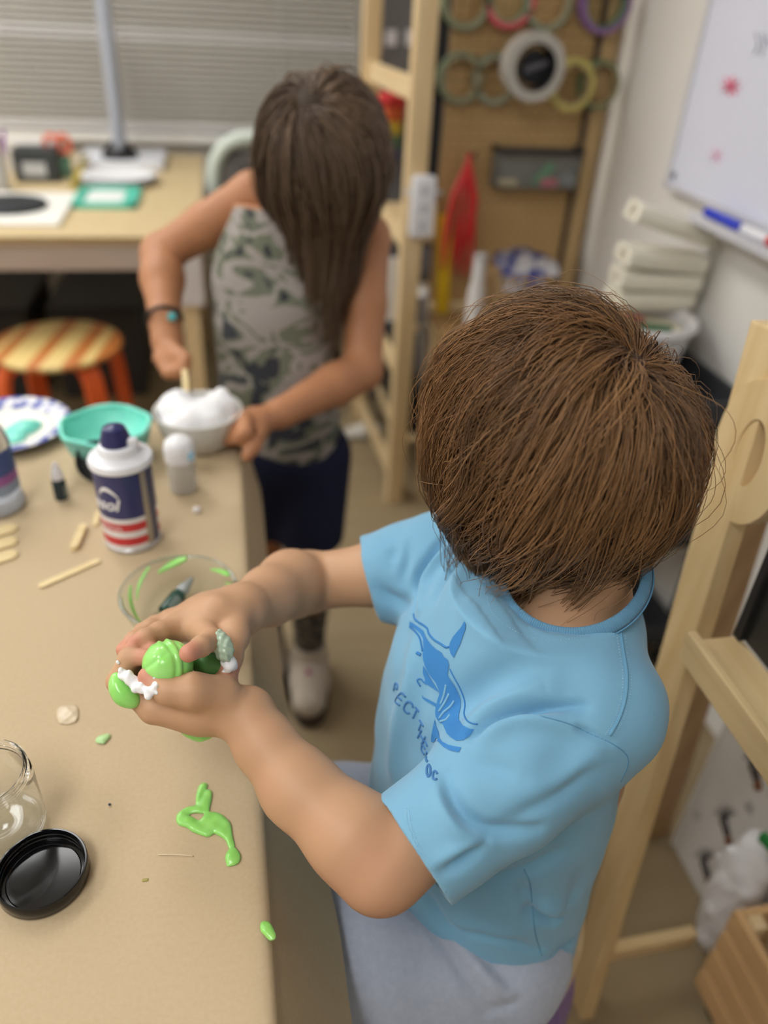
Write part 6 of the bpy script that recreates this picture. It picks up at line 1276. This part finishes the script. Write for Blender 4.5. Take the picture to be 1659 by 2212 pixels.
# hair
CAP = Field(gHC - 0.17, gHC + 0.17, 0.005); CAP.ell(gHC - gF * 0.008 + gU * 0.012, V3(0.078, 0.092, 0.090), 0.01, gAX); CAP.cut(gHC + gF * 0.055, gF - gU * 0.3); v, f = CAP.mesh()
gh = mk('hair', v, (f, None), mat('hair_under_girl', (60, 48, 38), 0.6, 0.2), girl)
hair_mesh('strands', hair_material('ash_brown_hair', 0.42), gh, 3400, 5, gHC + gU * 0.010 - gF * 0.006, (0.076, 0.090, 0.088), gAX, V3(0.0, -0.10, 0.99), 0.01, 18, (0.004, 0.030), lambda u, rg: np.clip(0.262 + 0.03 * rg.standard_normal(len(u)) + 0.02 * u[:, 2], 0.15, 0.50), lambda u: ~((u[:, 1] > 0.45) & (u[:, 2] < 0.25)) & (u[:, 2] > -0.30), grav=0.30, clumps=160, clump=0.6, curl=0.003, width=0.0013, pal=((66, 50, 38), (134, 110, 88)), inward=0.0)
# spoon
a, b = P(398, 790, d=1.178), cwb + V3(-0.016, 0.012, 0.052)
sp_ = thing('wooden_spoon', 'pale wooden stirring stick held upright in the foam bowl', 'stirring stick', b)
G().beam(b, a + (a - b) * 0.35, 0.009, 0.003, (1, 0, 0), 0.001).build('stick', m_stick, sp_)
# ------------------------------------------------------------------ slime and foam in the boy's hands
BC = cq(482, 818, 0.583); BR = 0.0192
F_ = Field(BC - 0.035, BC + 0.035, 0.0010)
F_.ell(BC, (BR, BR, BR), 0.004)
toc = nrm(CAM - BC); sx = nrm(np.cross(V3(0, 0, 1), toc)); sy = np.cross(toc, sx)
v, f = F_.mesh(); n = (v - BC) / np.linalg.norm(v - BC, axis=1)[:, None]; a_ = n @ sx; b_ = n @ sy; c_ = n @ toc
# folds pulled over the ball like a twisted bun
dsp = -0.0011 * np.exp(-((a_ - 0.30 + 0.35 * b_ ** 2) / 0.09) ** 2) - 0.0009 * np.exp(-((a_ - 0.60 + 0.3 * b_ ** 2) / 0.07) ** 2) + 0.0006 * np.exp(-((a_ - 0.45 + 0.33 * b_ ** 2) / 0.12) ** 2) - 0.0008 * np.exp(-((b_ - 0.45 - 0.5 * a_) / 0.12) ** 2) / (1 + np.exp((a_ - 0.1) / 0.12))
dsp += 0.00025 * np.sin(9 * a_ + 4 * b_) * np.sin(7 * b_ - 4 * c_) + 0.0016 * np.clip(b_ - 0.75, 0, 1) * np.sin(22 * a_)
v = v + n * dsp[:, None]; v = relax(v, f, 1, 0.4)
m_slime2 = mat('slime_ball_green', (142, 222, 104), 0.25, 0.5, sss=0.35, var=(70, (166, 230, 132), 0.25), coat=0.35)
tag(mk('slime_ball', v, (f, None), m_slime2), 'glossy bright green slime ball squeezed between the two hands', 'slime')
def blob(name, chains, label, m, cat='slime', res=0.0009, rough=0.0, k=0.003, flat=None):
    pts = np.array([p for ch, _ in chains for p in ch]); R = max(max(r) for _, r in chains); F_ = Field(pts.min(0) - R - 0.004, pts.max(0) + R + 0.004, res)
    for ch, r in chains: p = smooth_path(ch, 5 * len(ch)) if len(ch) > 2 else np.array(ch); F_.chain(list(p), list(np.interp(np.linspace(0, 1, len(p)), np.linspace(0, 1, len(r)), r)), k, flat)
    v, f = F_.mesh(); vn = vnormals(v, f)
    if rough: v = v + vn * (rough * np.sin(v @ V3(900, 300, 500)) * np.sin(v @ V3(-400, 800, 300)))[:, None]
    return tag(mk(name, relax(v, f, 1, 0.4), (f, None), m), label, cat)
blob('slime_strip', [([cq(150, 895, 0.5800), cq(165, 960, 0.5785), cq(205, 1015, 0.5785), cq(262, 1050, 0.5795)], [0.0030, 0.0058, 0.0068, 0.0046])], 'thick green slime strip stuck on the lower hand knuckles', m_slime2)
blob('slime_tail', [([cq(600, 1205, 0.606), cq(660, 1240, 0.608), cq(700, 1275, 0.608)], [0.006, 0.006, 0.003]), ([cq(690, 1240, 0.610), cq(740, 1262, 0.610)], [0.007, 0.004])], 'green slime hanging below the lower hand', m_slime2)
def foamy(name, path, r, label, n=26, seed=1, jit=0.0022):
    rg = np.random.default_rng(seed); p = smooth_path(path, 30); F_ = Field(p.min(0) - 0.012, p.max(0) + 0.012, 0.0007)
    for i in range(n):
        t = i / (n - 1); c = p[int(t * (len(p) - 1))]; rr = np.interp(t, np.linspace(0, 1, len(r)), r); F_.ell(c + rg.normal(0, jit, 3) * 0.6, rr * rg.uniform(0.6, 1.1, 3), 0.0016)
    v, f = F_.mesh(); return tag(mk(name, relax(v, f, 2, 0.5), (f, None), m_foam), label, 'foam')
foamy('foam_smear', [cq(190, 865, 0.5765), cq(220, 890, 0.575), cq(265, 925, 0.572), cq(310, 965, 0.568), cq(370, 990, 0.5645), cq(410, 965, 0.5640), cq(405, 925, 0.566)], [0.0030, 0.0046, 0.0044, 0.0038, 0.0032, 0.0026, 0.0014], 'white shaving foam smeared around the lower thumb tip', 34, 4)
foamy('foam_thumb', [cq(845, 765, 0.5975), cq(878, 790, 0.5960), cq(882, 830, 0.5955), cq(850, 862, 0.5960)], [0.0030, 0.0050, 0.0045, 0.0020], 'white foam dab on the upper hand thumb tip', 18, 7)
m_film = mat('slime_film', (200, 224, 200), 0.18, 0.5, trans=0.25, ior=1.2, coat=0.5, sss=0.3)
blob('slime_web', [([cq(770, 625, 0.598), cq(810, 660, 0.594), cq(845, 720, 0.592), cq(850, 770, 0.594)], [0.0035, 0.0060, 0.0060, 0.0035]), ([cq(780, 690, 0.595), cq(820, 720, 0.594)], [0.004, 0.005]), ([cq(640, 660, 0.598), cq(720, 640, 0.598), cq(775, 625, 0.598)], [0.0006, 0.0010, 0.0016])], 'translucent green slime web between index finger and thumb', m_film, rough=0.0008)
blob('slime_inside', [([cq(680, 790, 0.606), cq(740, 800, 0.606), cq(800, 840, 0.606)], [0.008, 0.008, 0.005])], 'green slime, shade in its colour, squeezed in the gap between both hands', mat('slime_shadow_green', (92, 150, 84), 0.4, sss=0.2))  # darker copy of the slime green, shade of the gap put into it
blob('foam_dot', [([cq(160, 800, 0.5835), cq(166, 806, 0.5835)], [0.0014, 0.0012])], 'tiny white foam dot on the lower hand finger', m_foam, 'foam', 0.0004)
